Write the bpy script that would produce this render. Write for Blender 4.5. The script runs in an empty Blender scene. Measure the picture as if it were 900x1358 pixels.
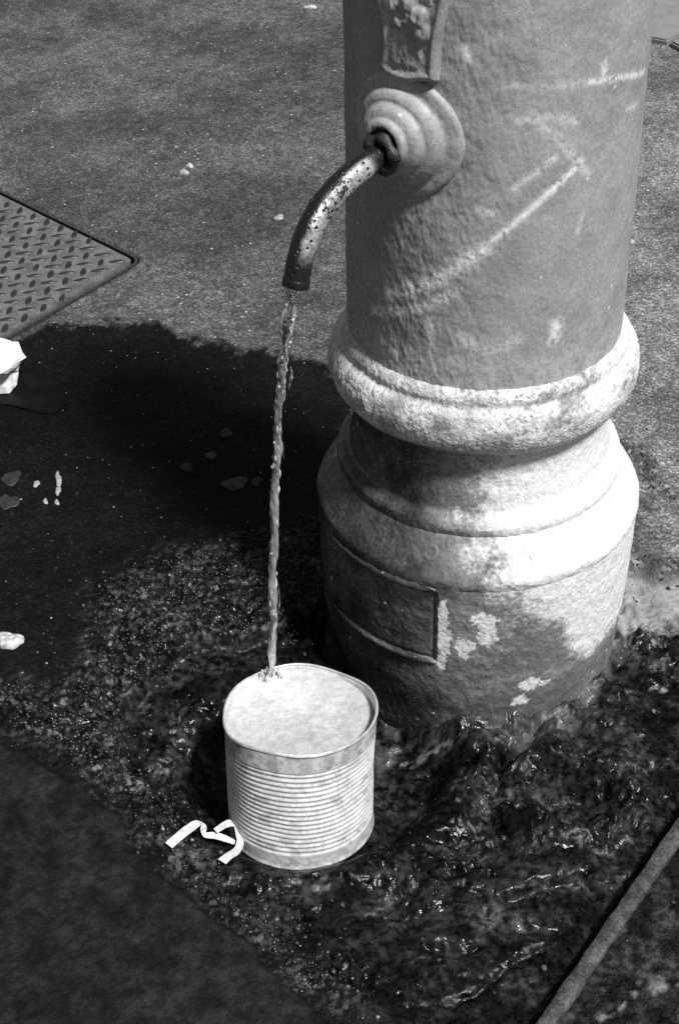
import bpy, bmesh, math, random
import numpy as np
from mathutils import Matrix, Vector

# ------------------------------------------------------------------ camera, sky, sun, exposure
scene = bpy.context.scene
col = scene.collection

PITCH, ROLL = math.radians(38.0), math.radians(-1.8)
f = Vector((0, math.cos(PITCH), -math.sin(PITCH)))
r0 = Vector((1, 0, 0)); u0 = r0.cross(f)
rt = r0 * math.cos(ROLL) + u0 * math.sin(ROLL)
up = -r0 * math.sin(ROLL) + u0 * math.cos(ROLL)
cam_data = bpy.data.cameras.new('camera')
cam = bpy.data.objects.new('camera', cam_data); col.objects.link(cam)
m = Matrix((rt, up, -f)).transposed().to_4x4()
m.translation = Vector((-0.1545, -1.273, 1.151))
cam.matrix_world = m
cam_data.sensor_fit = 'VERTICAL'; cam_data.sensor_height = 36.0; cam_data.sensor_width = 24.0
cam_data.lens = 50.0
cam_data.clip_start = 0.05; cam_data.clip_end = 500.0
scene.camera = cam

SUN_EL = math.radians(58.0)
SUN_AZ = math.radians(-48.0)                    # direction towards the sun, measured from +X
sun_dir = Vector((math.cos(SUN_AZ) * math.cos(SUN_EL), math.sin(SUN_AZ) * math.cos(SUN_EL), math.sin(SUN_EL)))

world = bpy.data.worlds.new('World'); scene.world = world; world.use_nodes = True
wn = world.node_tree; wn.nodes.clear()
sky = wn.nodes.new('ShaderNodeTexSky'); sky.sky_type = 'NISHITA'; sky.sun_disc = False
sky.sun_elevation = SUN_EL; sky.sun_rotation = math.pi / 2 - SUN_AZ
bw = wn.nodes.new('ShaderNodeRGBToBW')          # black-and-white photograph: a neutral sky
bg = wn.nodes.new('ShaderNodeBackground'); bg.inputs['Strength'].default_value = 0.05
wo = wn.nodes.new('ShaderNodeOutputWorld')
wn.links.new(sky.outputs[0], bw.inputs[0]); wn.links.new(bw.outputs[0], bg.inputs['Color'])
wn.links.new(bg.outputs[0], wo.inputs['Surface'])

sun_data = bpy.data.lights.new('sun', 'SUN'); sun_data.energy = 5.0; sun_data.angle = math.radians(9.0)
sun_data.color = (1, 1, 1)
sun = bpy.data.objects.new('sun', sun_data); col.objects.link(sun)
sun.rotation_euler = sun_dir.to_track_quat('Z', 'Y').to_euler()
sun.location = (3, -1, 4)

scene.view_settings.view_transform = 'Standard'; scene.view_settings.look = 'None'
scene.view_settings.exposure = 0.12; scene.view_settings.gamma = 1.0
scene.view_settings.use_curve_mapping = False
scene.render.engine = 'CYCLES'
scene.cycles.use_denoising = False
scene.cycles.max_bounces = 5
scene.cycles.sample_clamp_indirect = 2.0
scene.cycles.sample_clamp_direct = 6.0
scene.cycles.caustics_reflective = False; scene.cycles.caustics_refractive = False

# ------------------------------------------------------------------ noise in numpy
def _hash(ix, iy, iz, seed):
    h = (ix.astype(np.int64) * 374761393 + iy.astype(np.int64) * 668265263 + iz.astype(np.int64) * 2147483647 + seed * 974634777) & 0xffffffff
    h = ((h ^ (h >> 13)) * 1274126177) & 0xffffffff
    h = ((h ^ (h >> 16)) * 2246822519) & 0xffffffff
    return (h ^ (h >> 15)) & 0xffffffff

def rnd(ix, iy, iz, seed):
    return _hash(ix, iy, iz, seed) / 4294967295.0

def vnoise(x, y, z=None, seed=0):
    """value noise in -1..1"""
    if z is None:
        x0 = np.floor(x); y0 = np.floor(y); fx = x - x0; fy = y - y0
        x0 = x0.astype(np.int64); y0 = y0.astype(np.int64); z0 = np.zeros_like(x0)
        fx = fx * fx * fx * (fx * (fx * 6 - 15) + 10); fy = fy * fy * fy * (fy * (fy * 6 - 15) + 10)
        a = rnd(x0, y0, z0, seed); b = rnd(x0 + 1, y0, z0, seed)
        c = rnd(x0, y0 + 1, z0, seed); d = rnd(x0 + 1, y0 + 1, z0, seed)
        return ((a * (1 - fx) + b * fx) * (1 - fy) + (c * (1 - fx) + d * fx) * fy) * 2 - 1
    x0 = np.floor(x); y0 = np.floor(y); z0 = np.floor(z); fx = x - x0; fy = y - y0; fz = z - z0
    x0 = x0.astype(np.int64); y0 = y0.astype(np.int64); z0 = z0.astype(np.int64)
    fx, fy, fz = [t * t * (3 - 2 * t) for t in (fx, fy, fz)]
    out = 0
    for i in (0, 1):
        for j in (0, 1):
            for k in (0, 1):
                out = out + rnd(x0 + i, y0 + j, z0 + k, seed) * (fx if i else 1 - fx) * (fy if j else 1 - fy) * (fz if k else 1 - fz)
    return out * 2 - 1

def fbm(x, y, z=None, oct=4, seed=0, gain=.5):
    s = 0; a = 1.0; n = 0
    for i in range(oct):
        s = s + a * vnoise(x, y, z, seed + i * 17); n += a; a *= gain
        x = x * 2.03 + 11.3; y = y * 2.03 + 5.7
        if z is not None: z = z * 2.03 + 3.1
    return s / n

def ridged(x, y, oct=4, seed=0):
    s = 0; a = 1.0; n = 0
    for i in range(oct):
        s = s + a * (1 - np.abs(vnoise(x, y, None, seed + i * 13)) * 2); n += a; a *= .55
        x = x * 2.1 + 7.7; y = y * 2.1 + 3.3
    return s / n

def worley(x, y, seed=0):
    x0 = np.floor(x).astype(np.int64); y0 = np.floor(y).astype(np.int64)
    f1 = np.full(x.shape, 9.0); f2 = np.full(x.shape, 9.0); idv = np.zeros(x.shape)
    z0 = np.zeros_like(x0)
    for i in (-1, 0, 1):
        for j in (-1, 0, 1):
            cx = x0 + i + rnd(x0 + i, y0 + j, z0, seed); cy = y0 + j + rnd(x0 + i, y0 + j, z0 + 1, seed)
            d = np.hypot(x - cx, y - cy); n = d < f1
            f2 = np.where(n, f1, np.minimum(f2, d)); idv = np.where(n, rnd(x0 + i, y0 + j, z0 + 2, seed), idv)
            f1 = np.where(n, d, f1)
    return f1, f2, idv

def sstep(a, b, v):
    t = np.clip((v - a) / (b - a), 0, 1); return t * t * (3 - 2 * t)

def seg_dist(x, y, pts):
    d = np.full(np.shape(x), 1e9)
    for (ax, ay), (bx, by) in zip(pts[:-1], pts[1:]):
        dx, dy = bx - ax, by - ay; L = dx * dx + dy * dy + 1e-12
        t = np.clip(((x - ax) * dx + (y - ay) * dy) / L, 0, 1)
        d = np.minimum(d, np.hypot(x - ax - t * dx, y - ay - t * dy))
    return d

def poly_sdf(x, y, pts):
    """negative inside"""
    d = seg_dist(x, y, list(pts) + [pts[0]])
    inside = np.zeros(np.shape(x), bool)
    n = len(pts)
    for i in range(n):
        ax, ay = pts[i]; bx, by = pts[(i + 1) % n]
        c = ((ay > y) != (by > y))
        with np.errstate(divide='ignore', invalid='ignore'):
            xi = (bx - ax) * (y - ay) / (by - ay if by != ay else 1e-12) + ax
        inside ^= c & (x < xi)
    return np.where(inside, -d, d)

# ------------------------------------------------------------------ mesh helpers
def make_obj(name, mesh, mat=None, parent=None, smooth=True):
    o = bpy.data.objects.new(name, mesh); col.objects.link(o)
    if mat: mesh.materials.append(mat)
    if parent: o.parent = parent
    if smooth: mesh.shade_smooth()
    return o

def mesh_from(name, verts, faces):
    me = bpy.data.meshes.new(name)
    verts = np.asarray(verts, np.float32).reshape(-1, 3)
    if isinstance(faces, np.ndarray):
        nf, k = faces.shape
        me.vertices.add(len(verts)); me.vertices.foreach_set('co', verts.ravel())
        me.loops.add(nf * k); me.loops.foreach_set('vertex_index', faces.astype(np.int32).ravel())
        me.polygons.add(nf)
        me.polygons.foreach_set('loop_start', np.arange(0, nf * k, k, dtype=np.int32))
        me.polygons.foreach_set('loop_total', np.full(nf, k, np.int32))
        me.update(calc_edges=True); me.validate()
    else:
        me.from_pydata(verts.tolist(), [], faces); me.update()
    return me

def attr(me, name, vals):
    a = me.attributes.new(name, 'FLOAT', 'POINT')
    a.data.foreach_set('value', np.asarray(vals, np.float32).ravel())

def grid_faces(nu, nv, wrap_u=False):
    """vertex index = j*nu+i ; i along u"""
    iu = np.arange(nu if wrap_u else nu - 1); jv = np.arange(nv - 1)
    I, J = np.meshgrid(iu, jv); I = I.ravel(); J = J.ravel(); I1 = (I + 1) % nu
    return np.stack([J * nu + I, J * nu + I1, (J + 1) * nu + I1, (J + 1) * nu + I], 1)

def from_bm(name, bm, mat=None, parent=None, smooth=False):
    me = bpy.data.meshes.new(name); bm.to_mesh(me); bm.free()
    return make_obj(name, me, mat, parent, smooth)

def tag(o, label=None, cat=None, group=None, kind=None):
    if label: o['label'] = label
    if cat: o['category'] = cat
    if group: o['group'] = group
    if kind: o['kind'] = kind
    return o

def empty(name, loc=(0, 0, 0)):
    o = bpy.data.objects.new(name, None); col.objects.link(o); o.location = loc
    o.empty_display_size = .05
    return o

# ------------------------------------------------------------------ node helpers
class NT:
    def __init__(s, name):
        s.mat = bpy.data.materials.new(name); s.mat.use_nodes = True
        s.t = s.mat.node_tree; s.b = s.t.nodes['Principled BSDF']
        s.tc = s.t.nodes.new('ShaderNodeTexCoord')
        s.out = [n for n in s.t.nodes if n.type == 'OUTPUT_MATERIAL'][0]
    def link(s, a, b): s.t.links.new(a, b)
    def put(s, sock, v):
        if isinstance(v, (int, float)):
            if sock.type == 'RGBA': sock.default_value = (v, v, v, 1)
            elif sock.type == 'VECTOR': sock.default_value = (v, v, v)
            else: sock.default_value = v
        elif isinstance(v, tuple): sock.default_value = v
        else: s.link(v, sock)
    def math(s, op, a, b=0.0, c=None, clamp=False):
        n = s.t.nodes.new('ShaderNodeMath'); n.operation = op; n.use_clamp = clamp
        s.put(n.inputs[0], a); s.put(n.inputs[1], b)
        if c is not None: s.put(n.inputs[2], c)
        return n.outputs[0]
    def mix(s, fac, a, b):
        n = s.t.nodes.new('ShaderNodeMix'); n.data_type = 'FLOAT'
        s.put(n.inputs[0], fac); s.put(n.inputs[2], a); s.put(n.inputs[3], b)
        return n.outputs[0]
    def ramp(s, v, a, b, lo=0.0, hi=1.0):
        n = s.t.nodes.new('ShaderNodeMapRange'); n.interpolation_type = 'SMOOTHSTEP'
        s.put(n.inputs[0], v); s.put(n.inputs[1], a); s.put(n.inputs[2], b); s.put(n.inputs[3], lo); s.put(n.inputs[4], hi)
        return n.outputs[0]
    def noise(s, scale, detail=4, rough=.55, vec=None, dist=0.0):
        n = s.t.nodes.new('ShaderNodeTexNoise'); s.link(vec or s.tc.outputs['Object'], n.inputs['Vector'])
        n.inputs['Scale'].default_value = scale; n.inputs['Detail'].default_value = detail
        n.inputs['Roughness'].default_value = rough; n.inputs['Distortion'].default_value = dist
        return n.outputs[0]
    def voro(s, scale, feature='F1', vec=None, out='Distance', rnd=1.0):
        n = s.t.nodes.new('ShaderNodeTexVoronoi'); n.feature = feature
        s.link(vec or s.tc.outputs['Object'], n.inputs['Vector']); n.inputs['Scale'].default_value = scale
        n.inputs['Randomness'].default_value = rnd
        return n.outputs[out]
    def voro2(s, scale):
        n = s.t.nodes.new('ShaderNodeTexVoronoi'); s.link(s.tc.outputs['Object'], n.inputs['Vector']); n.inputs['Scale'].default_value = scale
        q = s.t.nodes.new('ShaderNodeSeparateColor'); s.link(n.outputs['Color'], q.inputs[0])
        return n.outputs['Distance'], q
    def sep(s, v):
        n = s.t.nodes.new('ShaderNodeSeparateXYZ'); s.link(v, n.inputs[0]); return n.outputs
    def scaled(s, sx, sy, sz):
        n = s.t.nodes.new('ShaderNodeMapping'); s.link(s.tc.outputs['Object'], n.inputs[0])
        n.inputs['Scale'].default_value = (sx, sy, sz); return n.outputs[0]
    def attr(s, name):
        n = s.t.nodes.new('ShaderNodeAttribute'); n.attribute_name = name; return n.outputs['Fac']
    def bump(s, h, strength=.5, dist=.001, normal=None):
        n = s.t.nodes.new('ShaderNodeBump'); s.put(n.inputs['Height'], h)
        n.inputs['Strength'].default_value = strength; n.inputs['Distance'].default_value = dist
        if normal is not None: s.link(normal, n.inputs['Normal'])
        return n.outputs[0]
    def set(s, color=None, rough=None, metal=None, normal=None, spec=None, trans=None, ior=None):
        for k, v in (('Base Color', color), ('Roughness', rough), ('Metallic', metal), ('Normal', normal),
                     ('Specular IOR Level', spec), ('Transmission Weight', trans), ('IOR', ior)):
            if v is not None: s.put(s.b.inputs[k], v)
        return s.mat

# ------------------------------------------------------------------ ground
def axis_coords(fine0, fine1, step, mid0, mid1, mstep, far):
    a = np.arange(fine0, fine1 + step * .5, step)
    left = np.arange(fine0 - mstep, mid0 - mstep, -mstep)[::-1]
    right = np.arange(a[-1] + mstep, mid1 + mstep, mstep)
    g = [.05, .15, .4, 1, 2.5, 6, 14, far]
    return np.concatenate([[left[0] - v for v in g[::-1]], left, a, right, [right[-1] + v for v in g]])

gx = axis_coords(-.62, .34, .0021, -1.05, .85, .005, 30)
gy = axis_coords(-.66, .46, .0021, -.75, 2.5, .0065, 30)
X, Y = np.meshgrid(gx, gy)

CANC = (-.2054, -.2809); CANZ = -.035; CANN = (.0227, .1487)      # can foot: centre, height, lean
EDGE = [(-.10, .04), (-.176, .021), (-.213, .002), (-.266, -.028), (-.32, -.039), (-.346, -.051), (-.379, -.081), (-.40, -.123),
        (-.40, -.171), (-.40, -.20), (-.36, -.27), (-.325, -.33), (-.30, -.385), (-.25, -.43), (-.20, -.48), (-.12, -.53), (-.05, -.60), (-.02, -.68),
        (.05, -.55), (.16, -.37), (.30, -.16), (.40, -.02), (.36, .05), (.28, .055), (.236, .065), (.206, .08), (.16, .05), (0, .04)]
SLAB = [(-.70, -.10), (-.535, -.192), (-.48, -.227), (-.434, -.266), (-.389, -.323), (-.338, -.386), (-.298, -.427), (-.253, -.467), (-.217, -.509),
        (-.189, -.547), (-.13, -.66), (-.10, -.9), (-.9, -.9), (-.9, -.05)]
WET = [(-1.3, .60), (-.672, .623), (-.616, .715), (-.584, .709), (-.507, .716), (-.445, .701), (-.383, .674), (-.298, .619), (-.205, .585), (-.159, .56), (-.05, .52),
       (.02, .40), (.06, .2), (.12, .02), (.192, -.043), (.207, -.037), (.247, -.015), (.35, .02), (.55, .05), (.6, -1), (-1.3, -1.2)]
RUB = [(-.456, .062), (-.395, .118), (-.301, .143), (-.175, .168), (-.14, .02), (-.266, -.035), (-.346, -.06), (-.387, -.087), (-.413, -.169), (-.489, -.166), (-.444, -.046)]
BAR = [(-.2865, -.9505), (.0165, -.5545), (.168, -.3565), (.547, .1385)]

def asphalt_relief(x, y):
    f1, f2, idv = worley(x * 210, y * 210, 3)
    peb = np.clip(.75 - f1, 0, 1) * (.4 + idv)
    return .0007 * peb + .0012 * fbm(x * 22, y * 22, oct=4, seed=5) + .004 * fbm(x * 3.1, y * 3.1, oct=2, seed=9)

def ground_fields(x, y):
    w1 = fbm(x * 26, y * 26, oct=4, seed=31); w2 = fbm(x * 26 + 9, y * 26 - 4, oct=4, seed=47)
    xw = x + .012 * w1; yw = y + .012 * w2
    e = poly_sdf(xw, yw, EDGE)
    basin = 1 - sstep(-.010, .006, e)                    # 1 on the worn stone round the fountain
    slab = 1 - sstep(-.004, .004, poly_sdf(x + .011 * w1, y + .011 * w2, SLAB))
    wd = poly_sdf(x + .022 * fbm(x * 16, y * 16, oct=6, seed=71, gain=.70), y + .060 * fbm(x * 16 + 3, y * 16, oct=6, seed=72, gain=.70), WET)
    wet = 1 - sstep(-.014, .010, wd)
    # dry islands and splash marks close to the waterline
    wet = wet * (1 - .9 * sstep(.42, .55, fbm(x * 30, y * 24, oct=4, seed=81)) * sstep(-.05, -.01, wd))
    rubd = poly_sdf(xw, yw, RUB)
    rub = 1 - sstep(-.02, .035, rubd)
    # right-hand crumbled asphalt edge
    rr = np.minimum(seg_dist(xw, yw, [(.225, .335), (.262, .312), (.274, .235), (.30, .19)]), seg_dist(xw, yw, [(.19, .09), (.225, .082), (.262, .064), (.34, .055)]))
    rub = np.maximum(rub, (1 - sstep(.004, .026, rr)) * .8)
    # the eroded strip between the smooth patch and the basin
    strip = (1 - slab) * (1 - sstep(.02, .11, poly_sdf(x, y, SLAB))) * sstep(-.36, -.44, -y - .9 + 0 * x + .5 + (y + .9) * 0)
    ero = sstep(.06, .0, seg_dist(xw, yw, [(-.62, -.08), (-.50, -.15), (-.43, -.20), (-.37, -.27), (-.31, -.36), (-.24, -.43), (-.16, -.51)])) * (1 - slab)
    # ---- height
    h = asphalt_relief(x, y)
    f1, f2, idv = worley(x * 95 + 2 * w1, y * 95 + 2 * w2, 7)
    lump = np.clip(1 - f1 * 1.25, 0, 1) * (.35 + .9 * idv)
    g1, g2, gid = worley(x * 170, y * 170, 8)
    lump2 = np.clip(1 - g1 * 1.3, 0, 1) * (.3 + gid)
    h = h + rub * (.0055 * lump + .0030 * lump2 + .008 * fbm(x * 34, y * 34, oct=3, seed=90) - .003)
    h = h + ero * (.004 * lump + .0032 * lump2 + .007 * fbm(x * 40, y * 40, oct=4, seed=93))
    # basin stone: sunk, strongly worn, with flow-like ridges
    rd = ridged(xw * 11 + 2, yw * 15, oct=5, seed=101)
    rd2 = ridged(xw * 34 + 5, yw * 40, oct=3, seed=105)
    pit = np.hypot((xw - .082) / .062, (yw + .278) / .050)
    ch = seg_dist(xw, yw, [(.066, -.165), (.016, -.231), (.003, -.273), (-.017, -.313), (-.05, -.341), (-.09, -.380)])
    dish = np.hypot((xw + .185) / .165, (yw + .215) / .135)
    act = np.clip(.24 + np.exp(-(ch / .035) ** 2) + np.exp(-((pit - .9) / .4) ** 2) + .9 * np.exp(-((dish - 1.0) / .25) ** 2) + .8 * np.exp(-((np.hypot(x, y) - .20) / .03) ** 2), 0, 1.15)
    terr = fbm(xw * 17, yw * 19, oct=4, seed=111, gain=.55); terr = np.floor(terr * 5 + .5) / 5 * .6 + terr * .4      # broken layers
    st = -.018 + act * (.022 * terr + .010 * (rd - .3) + .0025 * (rd2 - .3)) + (.15 + .85 * act) * .0030 * fbm(xw * 85, yw * 85, oct=4, seed=117, gain=.65) - (.4 + .6 * act) * .0050 * sstep(.50, .85, ridged(xw * 24, yw * 30, oct=3, seed=119))
    rr2 = np.hypot(x, y)
    st = st + .008 * sstep(.26, .19, rr2)                 # mortar skirt rising to the foot
    st = st * (.45 + .55 * sstep(.6, 1.3, dish)) - .050 * (1 - sstep(.68, 1.04, dish))
    st = st - .030 * (1 - sstep(.35, 1.0, pit)) + .010 * np.exp(-((pit - 1.15) / .22) ** 2)
    st = st - .015 * np.exp(-(ch / .015) ** 2)
    for pl, dep, wid in (([(.004, -.399), (.042, -.391), (.081, -.384), (.090, -.400)], .012, .006), ([(-.085, -.457), (-.046, -.462), (-.031, -.455)], .008, .005),
                         ([(-.07, -.52), (-.02, -.49), (.03, -.47)], .006, .005), ([(.10, -.33), (.14, -.30), (.17, -.24)], .007, .005),
                         ([(.20, -.12), (.24, -.10), (.27, -.10)], .008, .006), ([(-.02, -.42), (.0, -.44), (.05, -.45)], .006, .006)):
        st = st - dep * np.exp(-(seg_dist(xw, yw, pl) / wid) ** 2)
    # smooth stone behind the can with its lip
    blk = 1 - sstep(-.008, .010, poly_sdf(x + .004 * w1, y + .004 * w2, [(-.33, -.085), (-.26, -.045), (-.16, -.03), (-.15, -.085), (-.20, -.115), (-.297, -.130)]))
    st = st * (1 - blk) + blk * (-.014 + .0035 * fbm(x * 30, y * 30, oct=4, seed=131))
    # seam round the foot
    seam = np.exp(-((rr2 - .186 - .006 * w1) / .0065) ** 2)
    st = st - .007 * seam * sstep(-1.9, -.2, np.arctan2(y, x) + 2.4)
    # level bed under the can
    cd = np.hypot(x - CANC[0], y - CANC[1])
    bed = CANZ - .0015 - (CANN[0] * (x - CANC[0]) + CANN[1] * (y - CANC[1])) / .988
    cb = 1 - sstep(.070, .100, cd)
    st = st * (1 - cb) + cb * (bed + .0012 * fbm(x * 60, y * 60, oct=3, seed=133))
    h = h * (1 - basin) + st * basin
    # smooth patch lower left
    hs = .004 + .0016 * fbm(x * 16, y * 16, oct=4, seed=141) + .0008 * fbm(x * 90, y * 90, oct=3, seed=143)
    h = h * (1 - slab) + hs * slab
    # bed of the metal edging and the ground beyond it
    bd = seg_dist(x, y, BAR)
    side = poly_sdf(x, y, [BAR[0], BAR[1], BAR[2], BAR[3], (2, .2), (2, -1.2)])
    beyond = 1 - sstep(-.004, .004, side)
    hb = -.002 + .004 * fbm(x * 28, y * 28, oct=5, seed=151) + .0012 * lump2
    h = h * (1 - beyond) + hb * beyond
    h = h - .006 * np.exp(-((bd - .0105) / .0028) ** 2) * (1 - beyond)
    h = h * sstep(.002, .0065, bd) + -.008 * (1 - sstep(.002, .0065, bd))
    # ---- sunk seat for the access cover
    cov = poly_sdf(x, y, COVER)
    h = h * sstep(-.002, .004, cov) + -.030 * (1 - sstep(-.002, .004, cov))
    h = h + .003 * np.exp(-((cov - .010) / .006) ** 2) * sstep(.2, .6, fbm(x * 20, y * 20, oct=3, seed=171) * .5 + .5)
    # keep ground below the foot of the fountain
    h = np.where(rr2 < .166, np.minimum(h, -.012), h)
    lite = np.zeros_like(h)                               # pale streaks and dabs
    for pl, wd_ in (([(.060, -.545), (.071, -.535), (.101, -.521), (.144, -.514), (.19, -.515)], .0035), ([(-.062, -.182), (-.03, -.190)], .007), ([(-.075, -.195), (-.06, -.186)], .004), ([(.115, -.150), (.135, -.143)], .003),
                    ([(.165, -.13), (.21, -.115)], .004), ([(.075, -.395), (.088, -.384)], .003), ([(-.035, -.30), (-.025, -.31)], .004), ([(-.262, -.425), (-.245, -.43)], .003), ([(.172, -.345), (.176, -.352)], .003)):
        lite = np.maximum(lite, np.exp(-(seg_dist(xw, yw, pl) / wd_) ** 2))
    lite = lite * sstep(-.15, .35, fbm(x * 150, y * 150, oct=3, seed=161))
    return h, basin, slab, wet, np.clip(rub + ero, 0, 1), lite, beyond

CC = np.array([-.476, .917]); DA = np.array([-.7071, .7071]); DB = np.array([-.6135, -.7897])
_c0 = CC; _c1 = CC + DA * .62; _c2 = CC + DA * .62 + DB * .62; _c3 = CC + DB * .62
def round_corner(p, a, b, rad=.030, n=7):
    a = (np.array(a) - p); a /= np.linalg.norm(a); b = (np.array(b) - p); b /= np.linalg.norm(b)
    s = p + a * rad; e = p + b * rad; out = []
    for i in range(n + 1):
        t = i / n; out.append(tuple((1 - t) ** 2 * s + 2 * t * (1 - t) * p + t * t * e))
    return out
COVER = round_corner(_c0, _c3, _c1) + round_corner(_c1, _c0, _c2) + round_corner(_c2, _c1, _c3) + round_corner(_c3, _c2, _c0)

h, basin, slab, wet, rub, lite, beyond = ground_fields(X, Y)
near = sstep(-1.12, -1.04, X) * sstep(.95, .86, X) * sstep(-.82, -.76, Y) * sstep(2.6, 2.5, Y)      # relief only where the mesh is fine
h = h * near; beyond = beyond * near; rub = rub * near; lite = lite * near
gme = mesh_from('pavement', np.stack([X, Y, h], -1), grid_faces(len(gx), len(gy)))
for n_, v_ in (('basin', basin), ('slab', slab), ('wet', wet), ('rub', rub), ('lite', lite), ('beyond', beyond)):
    attr(gme, n_, v_)
for n_, sc_, oc_, sd_ in (('na', 6, 3, 601), ('nb', 26, 5, 603), ('nc', 60, 4, 605), ('nd', 42, 5, 607)):
    attr(gme, n_, .5 + .36 * near * fbm(X * sc_, Y * sc_, oct=oc_, seed=sd_, gain=.6))

def ground_z(x, y):
    return float(ground_fields(np.array([[x]]), np.array([[y]]))[0][0, 0])

def ground_material():
    N = NT('pavement')
    wet = N.attr('wet'); ba = N.attr('basin'); sl = N.attr('slab'); rub = N.attr('rub'); lite = N.attr('lite'); bey = N.attr('beyond')
    P = N.tc.outputs['Object']
    s1 = N.attr('nb'); s2 = N.noise(105, 5, .70)
    # asphalt: aggregate grains
    vd330, cellc = N.voro2(330)
    grain = cellc.outputs[0]; grain2 = cellc.outputs[1]
    fine = N.noise(900, 2, .6)
    mid = N.attr('nc'); big = N.attr('na')
    asp = N.math('MULTIPLY_ADD', N.math('POWER', grain, 2.4), .115, .046)
    asp = N.math('MULTIPLY', asp, N.ramp(mid, .3, .7, .75, 1.25))
    asp = N.math('MULTIPLY', asp, N.ramp(big, .3, .7, .72, 1.30))
    asp = N.math('MULTIPLY', asp, N.ramp(fine, .3, .7, .55, 1.45))
    # paler towards the right of the fountain
    xyz = N.sep(P)
    asp = N.math('MULTIPLY', asp, N.ramp(xyz[0], .05, .30, 1.0, 1.9))
    # pale chips of stone, clustered
    chip, chipc = N.voro2(150)
    csz = N.math('MULTIPLY_ADD', N.math('POWER', chipc.outputs[1], 2.5), .30, .07)
    chipm = N.math('MULTIPLY', N.math('LESS_THAN', chip, csz), N.ramp(N.math('ADD', chipc.outputs[0], N.math('MULTIPLY', N.attr('nb'), .7)), 1.18, 1.26))
    asp = N.mix(chipm, asp, N.ramp(chipc.outputs[2], 0, 1, .22, .55))
    # wetting darkens it
    wcol = N.mix(N.math('MULTIPLY', chipm, N.math('LESS_THAN', csz, .22)), N.math('MULTIPLY', asp, .07), .45)  # small stone chips stay pale in the wet, painted in as sparkle
    acol = N.mix(wet, asp, wcol)
    # crumbled asphalt
    rc = N.math('MULTIPLY_ADD', N.math('POWER', chipc.outputs[0], 3.0), .12, .012)
    rc = N.math('MULTIPLY', rc, N.ramp(N.attr('nd'), .35, .65, .4, 1.5))
    rcol = N.mix(wet, N.math('MULTIPLY', rc, 2.0), N.math('MULTIPLY', N.math('MULTIPLY', rc, .48), N.ramp(s2, .36, .66, .3, 2.2)))
    acol = N.mix(rub, acol, rcol)
    # worn stone of the basin
    sc = N.math('MULTIPLY', N.math('ADD', N.ramp(s1, .36, .62, .003, .018), N.ramp(s1, .58, .72, 0.0, .040)), N.ramp(s2, .38, .68, .12, 2.4))
    dry = N.math('MULTIPLY', N.ramp(s1, .3, .7, .20, .34), N.ramp(s2, .3, .7, .8, 1.2))
    dist = N.math('SQRT', N.math('ADD', N.math('POWER', xyz[0], 2), N.math('POWER', xyz[1], 2)))
    lime = N.math('MULTIPLY', N.ramp(dist, .26, .18), N.ramp(s1, .50, .68))      # lime crust near the foot
    sc = N.mix(N.math('MULTIPLY', lime, .40), sc, .16)
    scol = N.mix(wet, dry, sc)
    colr = N.mix(ba, acol, scol)
    # smooth dark patch
    p1 = N.attr('nd')
    pc = N.math('MULTIPLY', N.ramp(p1, .3, .72, .005, .017), N.math('MULTIPLY', N.ramp(fine, .3, .7, .5, 1.5), N.ramp(s2, .36, .68, .5, 1.6)))
    colr = N.mix(sl, colr, pc)
    b1 = N.math('MULTIPLY', N.ramp(N.attr('nd'), .40, .75, .006, .045), N.ramp(s2, .36, .68, .25, 2.0))
    colr = N.mix(bey, colr, b1)
    colr = N.mix(lite, colr, .20)
    # roughness: wet film
    wetm = N.math('MULTIPLY', wet, N.math('SUBTRACT', 1.0, N.math('MULTIPLY', sl, .55)))
    ro = N.mix(wetm, .85, N.mix(N.math('MAXIMUM', ba, rub), .48, N.ramp(N.attr('nc'), .35, .65, .18, .42)))
    hgt = N.math('ADD', N.math('MULTIPLY', vd330, -.6), N.math('MULTIPLY', fine, .5))
    hgt2 = N.math('MULTIPLY', N.noise(95, 3, .55), .80)
    hh = N.mix(N.math('MAXIMUM', ba, rub), hgt, hgt2)
    hh = N.math('MULTIPLY', hh, N.math('SUBTRACT', 1.0, N.math('MULTIPLY', sl, .6)))
    nm = N.bump(hh, .8, .0028)
    return N.set(colr, ro, 0, nm, spec=N.mix(wetm, .2, N.mix(N.math('MAXIMUM', ba, rub), .08, .17)))

pavement = make_obj('pavement', gme, ground_material())
tag(pavement, kind='structure')

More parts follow.
